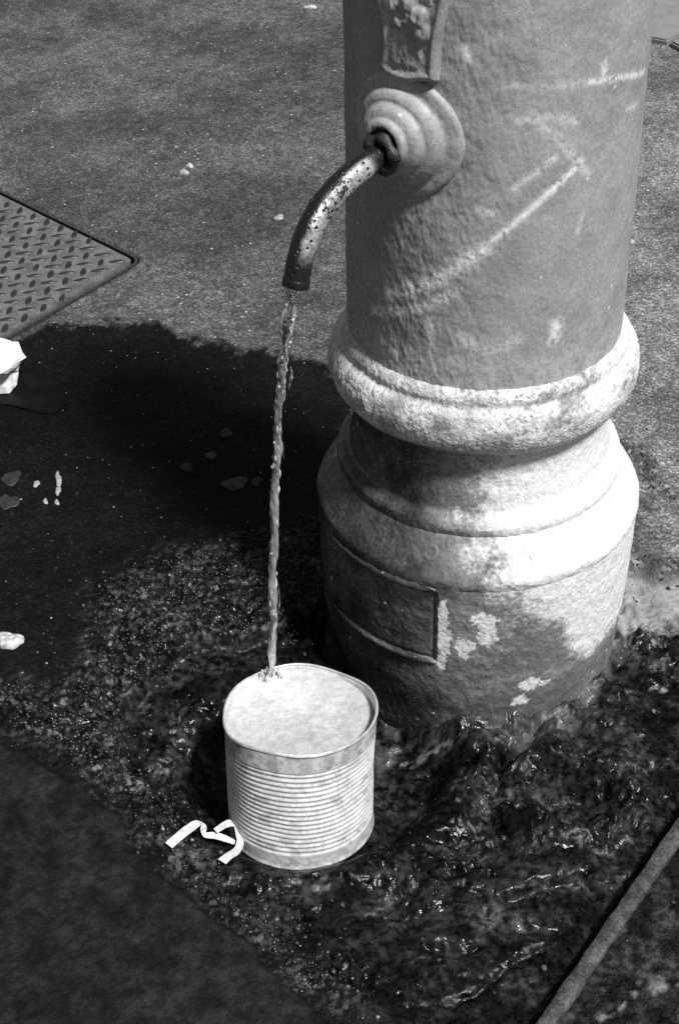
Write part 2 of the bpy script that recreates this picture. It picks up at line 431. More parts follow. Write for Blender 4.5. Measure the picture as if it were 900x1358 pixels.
# ------------------------------------------------------------------ fountain
def iron_material(name, base, bump=.5):
    N = NT(name)
    w = N.attr('white'); d = N.attr('dirt_shade'); sc = N.attr('scuff')
    n1 = N.attr('na'); nb = N.attr('nb'); n2 = N.noise(230, 3, .6); n3 = N.noise(900, 1, .5)
    c = N.math('MULTIPLY', N.ramp(n1, .3, .7, base * .90, base * 1.1), N.ramp(n2, .3, .7, .90, 1.10))
    c = N.math('MULTIPLY', c, N.ramp(n3, .3, .7, .86, 1.14))
    # rubbed, chalky marks break up on the high spots of the paint
    scm = N.math('MULTIPLY', sc, N.ramp(N.math('ADD', n2, N.math('MULTIPLY', nb, .6)), .56, .86))
    c = N.mix(scm, c, .80)
    c = N.mix(d, c, N.math('MULTIPLY', N.ramp(n1, .3, .7, .014, .075), N.ramp(n2, .3, .7, .6, 1.5)))
    wm = N.ramp(N.math('ADD', w, N.math('MULTIPLY', N.math('SUBTRACT', N.math('ADD', nb, N.math('MULTIPLY', n2, .5)), .75), 1.0)), .22, .88)
    c = N.mix(wm, c, N.ramp(n2, .3, .75, .68, .86))
    # tiny flecks of chipped paint
    fl, flc = N.voro2(55)
    c = N.mix(N.math('MULTIPLY', N.ramp(fl, .13, .07), N.ramp(flc.outputs[0], .80, .82)), c, .62)
    ro = N.mix(d, N.ramp(n1, .3, .7, .42, .58), .26)
    ro = N.mix(wm, ro, .8)
    return N.set(c, ro, 0, N.bump(n2, bump, .0022), spec=.40)

M_shaft = iron_material('grey_painted_iron', .315, .20)
M_base = iron_material('base_iron', .20)
M_collar = iron_material('collar_iron', .30, .9)

fountain = empty('drinking_fountain')
tag(fountain, 'grey painted cast iron street fountain column with curved spout and moulded base', 'fountain')

def iron_attrs(me, F=None):
    n = len(me.vertices); co = np.empty(n * 3, np.float32); me.vertices.foreach_get('co', co); x, y, z = co.reshape(-1, 3).T.astype(float)
    for k_ in ('white', 'dirt_shade', 'scuff'):
        v = (F or {}).get(k_, 0.0); attr(me, k_, np.broadcast_to(np.asarray(v, float).ravel() if np.ndim(v) else v, (n,)))
    attr(me, 'na', .5 + .36 * fbm(x * 28, y * 28, z * 28, oct=3, seed=701)); attr(me, 'nb', .5 + .36 * fbm(x * 110, y * 110, z * 110, oct=4, seed=703, gain=.65))

def lathe(name, prof, mat, parent, nth=720, dz=.002, disp=None, fields=None, uneven=True):
    """surface of revolution with points resampled along the profile; azimuth in degrees in fields"""
    P = np.array(prof, float)
    # smooth (Catmull-Rom-free) resample by arc length
    seg = np.hypot(*np.diff(P, axis=0).T); s = np.concatenate([[0], np.cumsum(seg)])
    n = max(int(s[-1] / dz), 4); t = np.linspace(0, s[-1], n)
    t = np.unique(np.concatenate([t, s]))
    r = np.interp(t, s, P[:, 0]); z = np.interp(t, s, P[:, 1])
    k = np.array([1, 2, 3, 2, 1.]); k /= k.sum()
    if n > 12:
        rp = np.convolve(np.pad(r, 2, 'edge'), k, 'valid'); zp = np.convolve(np.pad(z, 2, 'edge'), k, 'valid')
        rp[0], rp[-1], zp[0], zp[-1] = r[0], r[-1], z[0], z[-1]; r, z = rp, zp
    th = np.linspace(-math.pi, math.pi, nth, endpoint=False)
    TH, R = np.meshgrid(th, r); _, Z = np.meshgrid(th, z)
    x = R * np.cos(TH); y = R * np.sin(TH)
    d = np.zeros_like(R)
    if uneven:
        d = .0009 * fbm(x * 18, y * 18, Z * 18, oct=2, seed=201) + .0007 * fbm(x * 75, y * 75, Z * 75, oct=3, seed=207)
    if disp is not None: d = d + disp(np.degrees(TH), Z)
    x = (R + d) * np.cos(TH); y = (R + d) * np.sin(TH)
    me = mesh_from(name, np.stack([x, y, Z], -1), grid_faces(nth, len(r), True)[:, ::-1] if z[0] > z[-1] else grid_faces(nth, len(r), True))
    A = np.degrees(TH)
    F = fields(A, Z) if fields else {}
    iron_attrs(me, F)
    return make_obj(name, me, mat, parent)

RS = 2.44e-3   # metres of shaft surface per degree
def stroke(A, Z, pts, w, soft=1.0):
    """a rubbed stroke through (azimuth deg, z) points"""
    d = seg_dist(A * RS, Z, [(a * RS, z) for a, z in pts])
    return np.exp(-(d / w) ** 2) * soft

def shaft_fields(A, Z):
    sc = stroke(A, Z, [(-135, .490), (-121, .5103), (-109, .5314), (-98, .5547), (-88, .578), (-77, .601), (-70, .6138), (-63, .6277)], .0036, 1.05)
    sc = np.maximum(sc, stroke(A, Z, [(-137, .488), (-121, .5103), (-109, .5314), (-98, .5547)], .0066, 1.1))
    for pts, w, k in (([(-88, .612), (-80, .626), (-74, .636)], .004, .55), ([(-100, .592), (-95, .588)], .005, .6),
                      ([(-84, .676), (-76, .660), (-68, .640), (-59, .613)], .004, .45), ([(-97, .704), (-80, .7006), (-62, .698)], .0035, .35),
                      ([(-62, .698), (-47, .6927), (-24, .6805)], .0030, .9), ([(-87, .674), (-73, .6727), (-66, .665)], .004, .5),
                      ([(-146, .463), (-128, .479), (-118, .491), (-109, .507)], .0055, .8), ([(-68, .4704), (-69, .455)], .0065, .9),
                      ([(-118, .476), (-117, .44), (-116, .418)], .005, .6), ([(-30, .655), (-40, .660)], .002, .6),
                      ([(-60, .575), (-62, .56)], .0025, .5), ([(-55, .70), (-56, .712)], .003, .8), ([(-107, .735), (-106, .722)], .003, .8),
                      ([(-95, .45), (-85, .46)], .008, .4), ([(-104, .46), (-100, .45)], .009, .45), ([(-140, .43), (-125, .42)], .01, .5)):
        sc = np.maximum(sc, stroke(A, Z, pts, w, k))
    low = sstep(.47, .41, Z) * .38 * (.6 + .4 * fbm(A * .3, Z * 60, oct=3, seed=221))
    return {'scuff': np.clip(np.maximum(sc, low), 0, 1.2), 'dirt_shade': sstep(-150, -175, A) * .3 + sstep(.10, .6, fbm(A * .12, Z * 40, oct=4, seed=230)) * .10}  # darker along the left edge, plus faint random dirt

def shaft_disp(A, Z):
    # runs and pitting of the many coats of paint, stronger on the spout side
    left = .12 + .9 * sstep(-62, -118, A)
    return left * (.00062 * fbm(A * .8 + Z * 60, Z * 190 - A * .25, oct=4, seed=241, gain=.62) + .0005 * ridged(A * .25 + Z * 30, Z * 60, oct=3, seed=247))

lathe('shaft', [(.1325, 1.06), (.1350, .95), (.1368, .75), (.1400, .404)], M_shaft, fountain, 840, .002, shaft_disp, shaft_fields)

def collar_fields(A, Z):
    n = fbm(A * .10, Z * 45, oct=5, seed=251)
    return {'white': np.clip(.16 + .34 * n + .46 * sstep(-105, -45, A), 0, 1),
            'scuff': np.clip(.50 + .7 * n, 0, 1), 'dirt_shade': .25 * sstep(.1, .5, -n) + .75 * sstep(.349, .336, Z) * sstep(-78, -95, A)}  # random dirt, and shade painted under the collar on its left
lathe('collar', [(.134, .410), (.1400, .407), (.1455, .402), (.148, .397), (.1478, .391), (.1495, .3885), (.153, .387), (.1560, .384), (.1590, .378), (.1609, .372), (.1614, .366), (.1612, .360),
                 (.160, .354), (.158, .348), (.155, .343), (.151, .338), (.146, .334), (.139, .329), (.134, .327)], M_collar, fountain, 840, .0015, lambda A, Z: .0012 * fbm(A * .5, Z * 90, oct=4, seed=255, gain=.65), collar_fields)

def base_fields(A, Z):
    n = fbm(A * .09, Z * 40, oct=5, seed=261, gain=.6); n2 = fbm(A * .35, Z * 90, oct=4, seed=263); n3 = fbm(A * 1.1, Z * 260, oct=3, seed=265, gain=.7)
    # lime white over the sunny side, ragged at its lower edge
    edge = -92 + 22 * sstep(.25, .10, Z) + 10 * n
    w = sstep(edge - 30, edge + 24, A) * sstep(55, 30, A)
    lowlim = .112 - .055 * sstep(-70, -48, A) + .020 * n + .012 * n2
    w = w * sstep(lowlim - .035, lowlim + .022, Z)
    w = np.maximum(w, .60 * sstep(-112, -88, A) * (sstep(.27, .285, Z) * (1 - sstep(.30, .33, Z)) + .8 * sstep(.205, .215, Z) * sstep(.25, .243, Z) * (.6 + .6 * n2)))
    def blob(a, z, ra, rz, k=1.0):
        return k * np.clip(2.6 * (1.06 + .50 * n3 - np.hypot((A - a - 1.2 * n2) / ra, (Z - z - .004 * n2) / rz)), 0, 1)
    for b in ((-106.6, .150, 2.2, .022), (-106.0, .115, 3.0, .034), (-106.4, .080, 2.2, .016), (-92.5, .145, 5.5, .012), (-90.5, .125, 4.0, .018, .9), (-98.8, .108, 4.4, .011), (-98.5, .093, 3.0, .010, .8),
              (-75, .040, 4.5, .012, .85), (-77, .018, 4, .010, .75), (-69, .037, 3.5, .006, .8), (-92.5, .226, 5, .012, .55)):
        w = np.maximum(w, blob(*b))
    d = np.clip(.10 + .82 * sstep(-96, -130, A) + .5 * n * sstep(-60, -100, A) + .45 * sstep(.05, .0, Z) * sstep(-45, -65, A), 0, 1)  # darker towards the left side and low on the foot
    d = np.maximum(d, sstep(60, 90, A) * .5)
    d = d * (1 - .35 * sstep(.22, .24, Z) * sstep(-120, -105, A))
    return {'white': np.clip(w, 0, 1), 'dirt_shade': d, 'scuff': np.clip(.25 * n2 + .2 * sstep(.27, .30, Z), 0, 1) * (1 - sstep(-110, -140, A))}

def worn_letters(A, Z):
    """low worn relief round the band: too rubbed to read"""
    u = (A + 180) * .00295; v = Z - .220
    k = np.floor(u / .021).astype(np.int64); uu = u - (k + .5) * .021
    ring = np.exp(-((np.hypot(uu, v * 1.1) - .0065) / .0016) ** 2)
    bar = np.exp(-((uu - .003 * np.sign(np.sin(k * 2.3))) / .0016) ** 2) * (np.abs(v) < .009)
    bar2 = np.exp(-((uu + v * .7) / .0016) ** 2) * (np.abs(v) < .009)
    s = np.where(k % 3 == 0, ring, np.where(k % 3 == 1, bar, bar2))
    return s * sstep(.206, .210, Z) * sstep(.234, .230, Z) * sstep(-140, -125, A) * sstep(-45, -60, A)

def base_disp(A, Z):
    return .0019 * worn_letters(A, Z) * (.5 + .5 * fbm(A * .2, Z * 50, oct=2, seed=271)) + .0008 * fbm(A * .5, Z * 110, oct=3, seed=273)

lathe('neck', [(.132, .332), (.1365, .326), (.1365, .300), (.1375, .288), (.139, .278), (.1402, .266), (.1412, .2585), (.1435, .2562), (.148, .2548), (.1520, .2520), (.1543, .2475), (.1545, .243), (.1541, .2398), (.1536, .2374), (.1515, .2345)],
      M_base, fountain, 840, .0015, base_disp, base_fields)
lathe('bell', [(.1490, .2392), (.1530, .2376), (.1562, .2338), (.160, .2275), (.166, .2185), (.170, .212), (.173, .2065), (.1760, .2015), (.1780, .198), (.1790, .194), (.1789, .190), (.1784, .1876), (.1778, .1852)],
      M_base, fountain, 840, .0015, base_disp, base_fields)

# the foot, with a sunk inspection panel on the spout side
PA0, PA1, PZ0, PZ1 = -157.0, -108.5, .078, .178
def foot_disp(A, Z):
    s = np.maximum(np.maximum(PA0 - A, A - PA1) * .0031, np.maximum(PZ0 - Z, Z - PZ1))
    return base_disp(A, Z) - .0055 * (1 - sstep(-.0018, .0012, s))
foot = lathe('foot', [(.170, .1900), (.1773, .1862), (.1776, .16), (.1775, .14), (.177, .10), (.175, .05), (.172, 0), (.1715, -.05)], M_base, fountain, 960, .0016, foot_disp, base_fields)

def cyl_patch(name, a0, a1, z0, z1, rad, mat, parent, step=.002, hfun=None, keep=None):
    na = max(int((a1 - a0) * .0031 / step), 4); nz = max(int((z1 - z0) / step), 4)
    A, Z = np.meshgrid(np.linspace(a0, a1, na), np.linspace(z0, z1, nz))
    R = np.interp(Z, [0, .05, .10, .14, .19], [.172, .175, .177, .1775, .178]) + rad if not callable(rad) else rad(A, Z)
    if hfun is not None: R = R + hfun(A, Z)
    T = np.radians(A)
    V = np.stack([R * np.cos(T), R * np.sin(T), Z], -1)
    F = grid_faces(na, nz)
    me = mesh_from(name, V, F)
    fl = base_fields(A, Z)
    iron_attrs(me, fl)
    return make_obj(name, me, mat, parent)

panel = cyl_patch('access_panel', PA0 + .8, PA1 - .8, PZ0 + .0025, PZ1 - .0025, -.0030, M_base, fountain,
                  hfun=lambda A, Z: .0012 * fbm(A * .45, Z * 90, oct=4, seed=281) - .006 * sstep(-.0025, .0, np.maximum(np.maximum(PA0 + .8 - A, A - PA1 + .8) * .0031, np.maximum(PZ0 + .0025 - Z, Z - PZ1 + .0025))))
panel['label'] = 'dark wet sunk panel with raised rim'

def rib_arc(name, a0, a1, z, rr, out, parent, zslope=0.0):
    na = 80; nb = 10; V = []
    for i in range(na):
        t = i / (na - 1); a = math.radians(a0 + (a1 - a0) * t)
        taper = min(1, t * 12, (1 - t) * 12) ** .5 if 0 < t < 1 else .05
        for j in range(nb):
            b = 2 * math.pi * j / nb
            R = float(np.interp(z, [0, .05, .10, .14, .19], [.172, .175, .177, .1775, .178])) + out + rr * taper * math.cos(b)
            V.append((R * math.cos(a), R * math.sin(a), z + rr * 1.3 * taper * math.sin(b) + .0006 * math.sin(i * .7)))
    me = mesh_from(name, V, grid_faces(nb, na, True))
    iron_attrs(me, {'dirt_shade': .95, 'scuff': .05})
    return make_obj(name, me, M_base, parent)
rib_arc('panel_rim', PA0 - 1, PA1 + .5, PZ0 - .001, .0026, .0006, fountain)
rib_arc('panel_rim', PA0 - 1, PA1 + .5, PZ1 + .0035, .0030, .0005, fountain)

# domed cap above the frame
lathe('cap', [(.1325, 1.055), (.142, 1.058), (.146, 1.066), (.142, 1.074), (.135, 1.078), (.128, 1.11), (.105, 1.15), (.07, 1.178), (.03, 1.192), (.022, 1.205), (.018, 1.222), (.001, 1.232)], M_shaft, fountain, 160, .004)

# ---- rosette round the spout
SAZ = math.radians(-131.5)
U = np.array([math.cos(SAZ), math.sin(SAZ), 0]); S = np.array([-U[1], U[0], 0]); ZV = np.array([0, 0, 1.])
def rosette(name, prof, z0, mat, parent, R0=.1385, nphi=160):
    P = np.array(prof, float); V = []
    seg = np.hypot(*np.diff(P, axis=0).T); s = np.concatenate([[0], np.cumsum(seg)])
    t = np.linspace(0, s[-1], 90); rho = np.interp(t, s, P[:, 0]); hg = np.interp(t, s, P[:, 1])
    k = np.array([1, 2, 1.]) / 4
    for _ in range(2): hg[1:-1] = np.convolve(hg, k, 'valid'); rho[1:-1] = np.convolve(rho, k, 'valid')
    ph = np.linspace(0, 2 * math.pi, nphi, endpoint=False)
    PH, RH = np.meshgrid(ph, rho); _, HG = np.meshgrid(ph, hg)
    sx = RH * np.cos(PH) * 1.06; zz = RH * np.sin(PH)
    surf = np.sqrt(R0 ** 2 - sx ** 2)
    flat = sstep(.052, .015, RH)
    d = surf * (1 - flat) + R0 * flat + HG + .0007 * fbm(sx * 90, zz * 90, oct=3, seed=301)
    V = sx[..., None] * S + (z0 + zz)[..., None] * ZV + d[..., None] * U
    me = mesh_from(name, V, grid_faces(nphi, len(t), True)[:, ::-1])
    n = RH.size
    iron_attrs(me, {'dirt_shade': sstep(.021, .013, RH) * .6, 'scuff': .05 + .2 * fbm(sx * 40, zz * 40, oct=3, seed=311)})
    return make_obj(name, me, mat, parent)
ros = rosette('spout_rosette', [(.0560, -.006), (.0555, .0010), (.0535, .0032), (.0495, .0040), (.0455, .0038), (.0435, .0046), (.0425, .0072), (.0400, .0100), (.0360, .0118), (.0330, .0118), (.0318, .0128), (.0305, .0152), (.0280, .0180),
                                 (.0245, .0196), (.0222, .0200), (.0210, .0216), (.0192, .0240), (.0160, .0252), (.0138, .0245), (.0128, .016), (.009, .014)], .649, M_shaft, fountain)

N = NT('black_sealant')
M_seal = N.set(N.ramp(N.noise(160, 4), .3, .7, .008, .035), .5, 0, N.bump(N.noise(220, 4), .8, .002))
def tube(name, pts, radii, mat, parent, nb=28, cap=False, disp=0.0, seed=0):
    pts = [np.array(p, float) for p in pts]; V = []
    ref = None
    for i, p in enumerate(pts):
        t = pts[min(i + 1, len(pts) - 1)] - pts[max(i - 1, 0)]; t /= np.linalg.norm(t)
        if ref is None:
            ref = np.cross(t, [0, 0, 1.0]) if abs(t[2]) < .95 else np.cross(t, [0, 1.0, 0])
        a = ref - t * (ref @ t); a /= np.linalg.norm(a); ref = a; b = np.cross(t, a)
        for j in range(nb):
            q = 2 * math.pi * j / nb
            V.append(p + radii[i] * (math.cos(q) * a + math.sin(q) * b))
    V = np.array(V)
    if disp:
        c = np.repeat(np.array(pts), nb, axis=0); dd = fbm(V[:, 0] * 130, V[:, 1] * 130, V[:, 2] * 130, oct=3, seed=seed)
        V = c + (V - c) * (1 + disp * dd[:, None])
    F = grid_faces(nb, len(pts), True)
    if cap:
        faces = F.tolist() + [list(range(nb))[::-1], list(range((len(pts) - 1) * nb, len(pts) * nb))]
        me = mesh_from(name, V, faces)
    else: me = mesh_from(name, V, F)
    return make_obj(name, me, mat, parent)

def curve_pts(ctrl, n):
    """Catmull-Rom through control points"""
    c = [np.array(p, float) for p in ctrl]; c = [2 * c[0] - c[1]] + c + [2 * c[-1] - c[-2]]
    out = []; m_ = len(c) - 3
    for i in range(n):
        u = i / (n - 1) * m_; k = min(int(u), m_ - 1); t = u - k
        p0, p1, p2, p3 = c[k:k + 4]
        out.append(.5 * ((2 * p1) + (-p0 + p2) * t + (2 * p0 - 5 * p1 + 4 * p2 - p3) * t * t + (-p0 + 3 * p1 - 3 * p2 + p3) * t ** 3))
    return out

SP = math.radians(-133)
US = np.array([math.cos(SP), math.sin(SP), 0])
def sp(r, z, side=0.0): return US * r + np.array([-US[1], US[0], 0]) * side + np.array([0, 0, z])
# lumpy sealant ring
ring = []
for k in range(40):
    a = 2 * math.pi * k / 40
    ring.append(U * (.1645 + .0012 * math.sin(3 * a)) + S * (.0140 * math.cos(a)) + ZV * (.6405 + .0140 * math.sin(a)))
tube('sealant_ring', ring + [ring[0]], [.0048 + .0012 * math.sin(5 * i * .157 + 1) for i in range(41)], M_seal, fountain, 12, False, .25, 5)

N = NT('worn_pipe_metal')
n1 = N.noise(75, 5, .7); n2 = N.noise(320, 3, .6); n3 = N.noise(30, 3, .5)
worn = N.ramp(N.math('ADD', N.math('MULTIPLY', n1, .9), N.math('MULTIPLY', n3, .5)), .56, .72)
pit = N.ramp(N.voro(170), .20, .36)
mask = N.math('MULTIPLY', N.math('MULTIPLY', worn, pit), N.attr('bare_highlight'))
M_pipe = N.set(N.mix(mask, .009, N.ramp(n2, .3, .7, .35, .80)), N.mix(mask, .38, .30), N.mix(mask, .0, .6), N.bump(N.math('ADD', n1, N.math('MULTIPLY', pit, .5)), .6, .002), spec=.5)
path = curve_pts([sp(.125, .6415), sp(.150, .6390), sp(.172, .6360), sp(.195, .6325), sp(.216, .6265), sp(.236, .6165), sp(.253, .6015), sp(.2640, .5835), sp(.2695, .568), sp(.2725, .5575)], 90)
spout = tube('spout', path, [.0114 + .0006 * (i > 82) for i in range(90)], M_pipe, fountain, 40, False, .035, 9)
tt = np.repeat(np.arange(90) / 89, 40)
_v = np.empty(len(spout.data.vertices) * 3, np.float32); spout.data.vertices.foreach_get('co', _v); _v = _v.reshape(-1, 3)
_d = _v - np.repeat(np.array(path), 40, axis=0); _d /= np.linalg.norm(_d, axis=1)[:, None]
_side = np.clip(_d @ np.array([.80, -.45, -.15]) * 1.1 + .50 + .35 * fbm(_v[:, 0] * 60, _v[:, 1] * 60, _v[:, 2] * 60, oct=3, seed=341), 0, 1)     # worn metal, its sun-facing side painted brighter as a highlight
attr(spout.data, 'bare_highlight', sstep(.84, .66, tt) * sstep(.24, .30, tt) * sstep(.68, 1.0, _side))
path_in = path[60:][::-1]
bore = tube('bore', [p for p in path_in], [.0116] + [.0094] * 29, M_seal, spout, 32)
# drinking hole on top of the pipe
hp = path[50]; hd = np.array(path[51]) - np.array(path[49]); hd /= np.linalg.norm(hd)
side = np.array([US[1], -US[0], 0]); upn = np.cross(hd, side); upn = upn if upn[2] > 0 else -upn
hn = upn * .80 + side * .60 * (1 if side[0] < 0 else -1); hn /= np.linalg.norm(hn)
bm = bmesh.new(); bmesh.ops.create_circle(bm, cap_ends=True, radius=.0034, segments=20)
ext = bmesh.ops.extrude_face_region(bm, geom=bm.faces[:]); 
for v in [g for g in ext['geom'] if isinstance(g, bmesh.types.BMVert)]: v.co.z += .0012
hole = from_bm('drinking_hole', bm, M_seal, spout)
hole.matrix_world = Matrix.Translation(Vector(hp + hn * .0106)) @ Vector(hn).to_track_quat('Z', 'Y').to_matrix().to_4x4()

# ---- crest above the rosette (its top runs out of the picture)
SH = [(-10.2, .7072), (-9.2, .7155), (-8.3, .7288), (-9.2, .744), (-11.3, .761), (-13.8, .785), (-14.6, .81), (-12.8, .838), (-9, .851), (1, .846), (11, .853), (16, .838), (18, .81), (17.2, .785), (15.8, .767), (14.3, .7484), (13.5, .7358), (13.2, .7233), (12.9, .7045), (8.1, .7030), (2.3, .6992), (-2.4, .6998), (-6.8, .7015)]
SHP = [(a * RS, z) for a, z in SH]
def crest():
    A, Z = np.meshgrid(np.linspace(-18, 21, 190), np.linspace(.685, .865, 190))
    sd = poly_sdf(A * RS, Z, SHP)
    hgt = .0062 * (1 - sstep(-.0015, .0015, sd)) + .0026 * np.exp(-((sd + .0045) / .0032) ** 2)
    inside = 1 - sstep(-.010, -.006, sd)
    for a, z, ra, h_ in ((-4.5, .763, .009, .005), (2.1, .764, .008, .004), (6.8, .757, .007, .005), (7.5, .744, .008, .004), (-1.5, .748, .006, .004), (3.0, .752, .006, .004), (0, .785, .013, .005), (1, .81, .013, .004), (-1.5, .722, .010, .0014)):
        hgt = hgt + inside * h_ * np.exp(-(np.hypot((A - a) * RS, Z - z) / ra) ** 4)
    hgt = hgt + inside * .0012 * fbm(A * .6, Z * 140, oct=3, seed=321)
    T = SAZ + np.radians(A) + math.radians(2.2); R = .1360 + (.87 - Z) * .0085 + hgt
    me = mesh_from('crest', np.stack([R * np.cos(T), R * np.sin(T), Z], -1), grid_faces(190, 190))
    keep = sd < .0028
    bm = bmesh.new(); bm.from_mesh(me); bm.verts.ensure_lookup_table()
    kf = keep.ravel(); bmesh.ops.delete(bm, geom=[v for v, k in zip(list(bm.verts), kf) if not k], context='VERTS')
    bm.to_mesh(me); bm.free()
    n = len(me.vertices)
    co = np.empty(n * 3, np.float32); me.vertices.foreach_get('co', co); co = co.reshape(-1, 3)
    iron_attrs(me, {'dirt_shade': .12, 'scuff': np.clip(.05 + .5 * fbm(co[:, 0] * 60, co[:, 1] * 60, co[:, 2] * 60, oct=3, seed=331), 0, 1)})
    return make_obj('crest', me, M_shaft, fountain)
crest()

# ------------------------------------------------------------------ tin can
can = empty('tin_can', (CANC[0], CANC[1], CANZ))
axis = Vector((CANN[0], CANN[1], math.sqrt(1 - CANN[0] ** 2 - CANN[1] ** 2)))
can.rotation_euler = Vector((0, 0, 1)).rotation_difference(axis).to_euler()
tag(can, 'large ribbed white tin can brimming with foaming water under the spout', 'can')
CR, CH = .0764, .1437
def rimwave(th, z):
    """the mouth is bent slightly out of round"""
    k = sstep(.06, CH, z)
    return k * (.0016 * np.sin(2 * th + .6) + .0016 * np.sin(3 * th + 2.0) + .0007 * np.sin(5 * th + 1)), k * k * (.0020 * np.sin(3 * th + 1.1) + .0016 * np.sin(2 * th - .4) + .0012 * np.sin(5 * th))
def can_body():
    zc = []
    t = np.linspace(0, CH, 260); r = np.full_like(t, CR)
    rib = (t > .0165) & (t < .1205)
    ph = (t - .0165) / .104 * 17.5
    r = r + np.where(rib, -.0013 * (.5 - .5 * np.cos(2 * math.pi * ph)), 0)
    r = r + .0012 * np.exp(-(t / .0022) ** 2) + .0014 * np.exp(-((t - CH) / .0020) ** 2)
    nth = 420; th = np.linspace(-math.pi, math.pi, nth, endpoint=False)
    TH, T = np.meshgrid(th, t); R = np.repeat(r[:, None], nth, 1)
    dr, dz = rimwave(TH, T)
    dent = -.0022 * np.exp(-(((TH + .75) / .22) ** 2 + ((T - .075) / .022) ** 2)) - .0016 * np.exp(-(((TH + 1.9) / .18) ** 2 + ((T - .05) / .02) ** 2))
    R = R + dr + dent + .0004 * fbm(np.cos(TH) * 3, np.sin(TH) * 3, T * 40, oct=3, seed=401)
    V = np.stack([R * np.cos(TH), R * np.sin(TH), T + dz], -1)
    # inside wall
    Ri = R[::-1][:90] - .0016; Vi = np.stack([Ri * np.cos(TH[:90]), Ri * np.sin(TH[:90]), (T + dz)[::-1][:90]], -1)
    V = np.concatenate([V, Vi]); 
    me = mesh_from('body', V, grid_faces(nth, V.shape[0], True))
    A = np.degrees(TH)
    dirt_shade = np.clip(.8 * sstep(.15, .55, fbm(TH * 6, T * 120, oct=5, seed=411, gain=.65)) + .6 * sstep(.006, .0, T) + .5 * sstep(.105, .118, T) * sstep(.60, .95, fbm(TH * 9, T * 60, oct=4, seed=417) + .6), 0, 1)
    attr(me, 'dirt_shade', np.concatenate([dirt_shade, np.zeros((90, nth))]))
    smooth_band = np.clip(sstep(.121, .123, T) + sstep(.0165, .0145, T), 0, 1)
    attr(me, 'band', np.concatenate([smooth_band, np.zeros((90, nth))]))
    return me
N = NT('can_tin')
n1 = N.noise(60, 6, .65); n2 = N.noise(300, 3, .6)
d = N.attr('dirt_shade'); b = N.attr('band')
c = N.math('MULTIPLY', N.ramp(n1, .3, .7, .52, .72), N.ramp(n2, .3, .7, .88, 1.08))
c = N.math('MULTIPLY', c, N.mix(b, 1.0, .80))
rst = N.math('MULTIPLY', N.ramp(N.noise(45, 8, .75), .54, .66), .7)
c = N.mix(N.math('MAXIMUM', N.math('MULTIPLY', d, .65), N.math('MULTIPLY', rst, .55)), c, .14)
# flaked white residue on the smooth band below the mouth
fl = N.math('MULTIPLY', b, N.ramp(N.noise(85, 6, .7), .50, .56))
c = N.mix(N.math('MULTIPLY', fl, .45), c, .80)
M_can = N.set(c, .38, .12, N.bump(N.math('ADD', n1, n2), .25, .001), spec=.5)
make_obj('body', can_body(), M_can, can)
# base disc
bm = bmesh.new(); bmesh.ops.create_circle(bm, cap_ends=True, radius=CR - .001, segments=64)
for v in bm.verts: v.co.z = .003
bs = from_bm('base_disc', bm, M_can, can)
# rolled lip
lip = []
for k in range(160):
    a = -math.pi + 2 * math.pi * k / 160
    dr, dz = rimwave(np.array(a), np.array(CH)); lip.append(((CR + float(dr)) * math.cos(a), (CR + float(dr)) * math.sin(a), CH + float(dz) + .0006))
N = NT('can_lip'); M_lip = N.set(N.ramp(N.noise(120, 4), .3, .7, .5, .75), .3, .4)
tube('rolled_lip', lip + [lip[0]], [.0012] * 161, M_lip, can, 10)

# foam-white water filling the can
def foam():
    nr, nth = 90, 240
    rr = np.linspace(0, 1, nr); th = np.linspace(-math.pi, math.pi, nth, endpoint=False)
    TH, RR = np.meshgrid(th, rr)
    dr, dz = rimwave(TH, np.full_like(TH, CH))
    R = RR * (CR - .0012 + dr)
    x = R * np.cos(TH); y = R * np.sin(TH)
    z = CH - .0036 + (CANN[0] * x + CANN[1] * (y - CR)) / .9886 + .0013 * fbm(x * 55, y * 55, oct=4, seed=421) * (1 - RR ** 8)
    lx, ly = -.0280, .0590                       # where the jet goes in
    dj = np.hypot(x - lx, y - ly)
    z = z + (.0110 + .0060 * fbm(x * 260, y * 260, oct=2, seed=427)) * np.exp(-(dj / .0075) ** 2) + .0009 * np.sin(dj * 380 + fbm(x * 60, y * 60, oct=2, seed=429)) * np.exp(-dj / .030)
    z = z + .0012 * fbm(x * 25 + 4, y * 25, oct=2, seed=433) * (1 - RR ** 6)
    me = mesh_from('foaming_water', np.stack([x, y, z], -1), grid_faces(nth, nr, True))
    attr(me, 'froth', np.clip(1.0 - dj / .10 + .3 * fbm(x * 30, y * 30, oct=3, seed=431), 0, 1))
    return me
N = NT('foam_water')
fr = N.attr('froth'); n1 = N.noise(110, 5, .7); n2 = N.noise(420, 3, .6)
c = N.math('MULTIPLY', N.mix(fr, .46, .74), N.ramp(n1, .35, .65, .82, 1.10))
c = N.math('MULTIPLY', c, N.ramp(n2, .3, .7, .92, 1.05))
M_foam = N.set(c, .35, 0, N.bump(N.math('ADD', n1, N.math('MULTIPLY', n2, .5)), .6, .002), spec=.5)
fo = make_obj('foaming_water', foam(), M_foam)
fo.matrix_world = Matrix.Translation(can.location) @ can.rotation_euler.to_matrix().to_4x4()
tag(fo, 'white foaming water brimming inside the ribbed can', 'water')

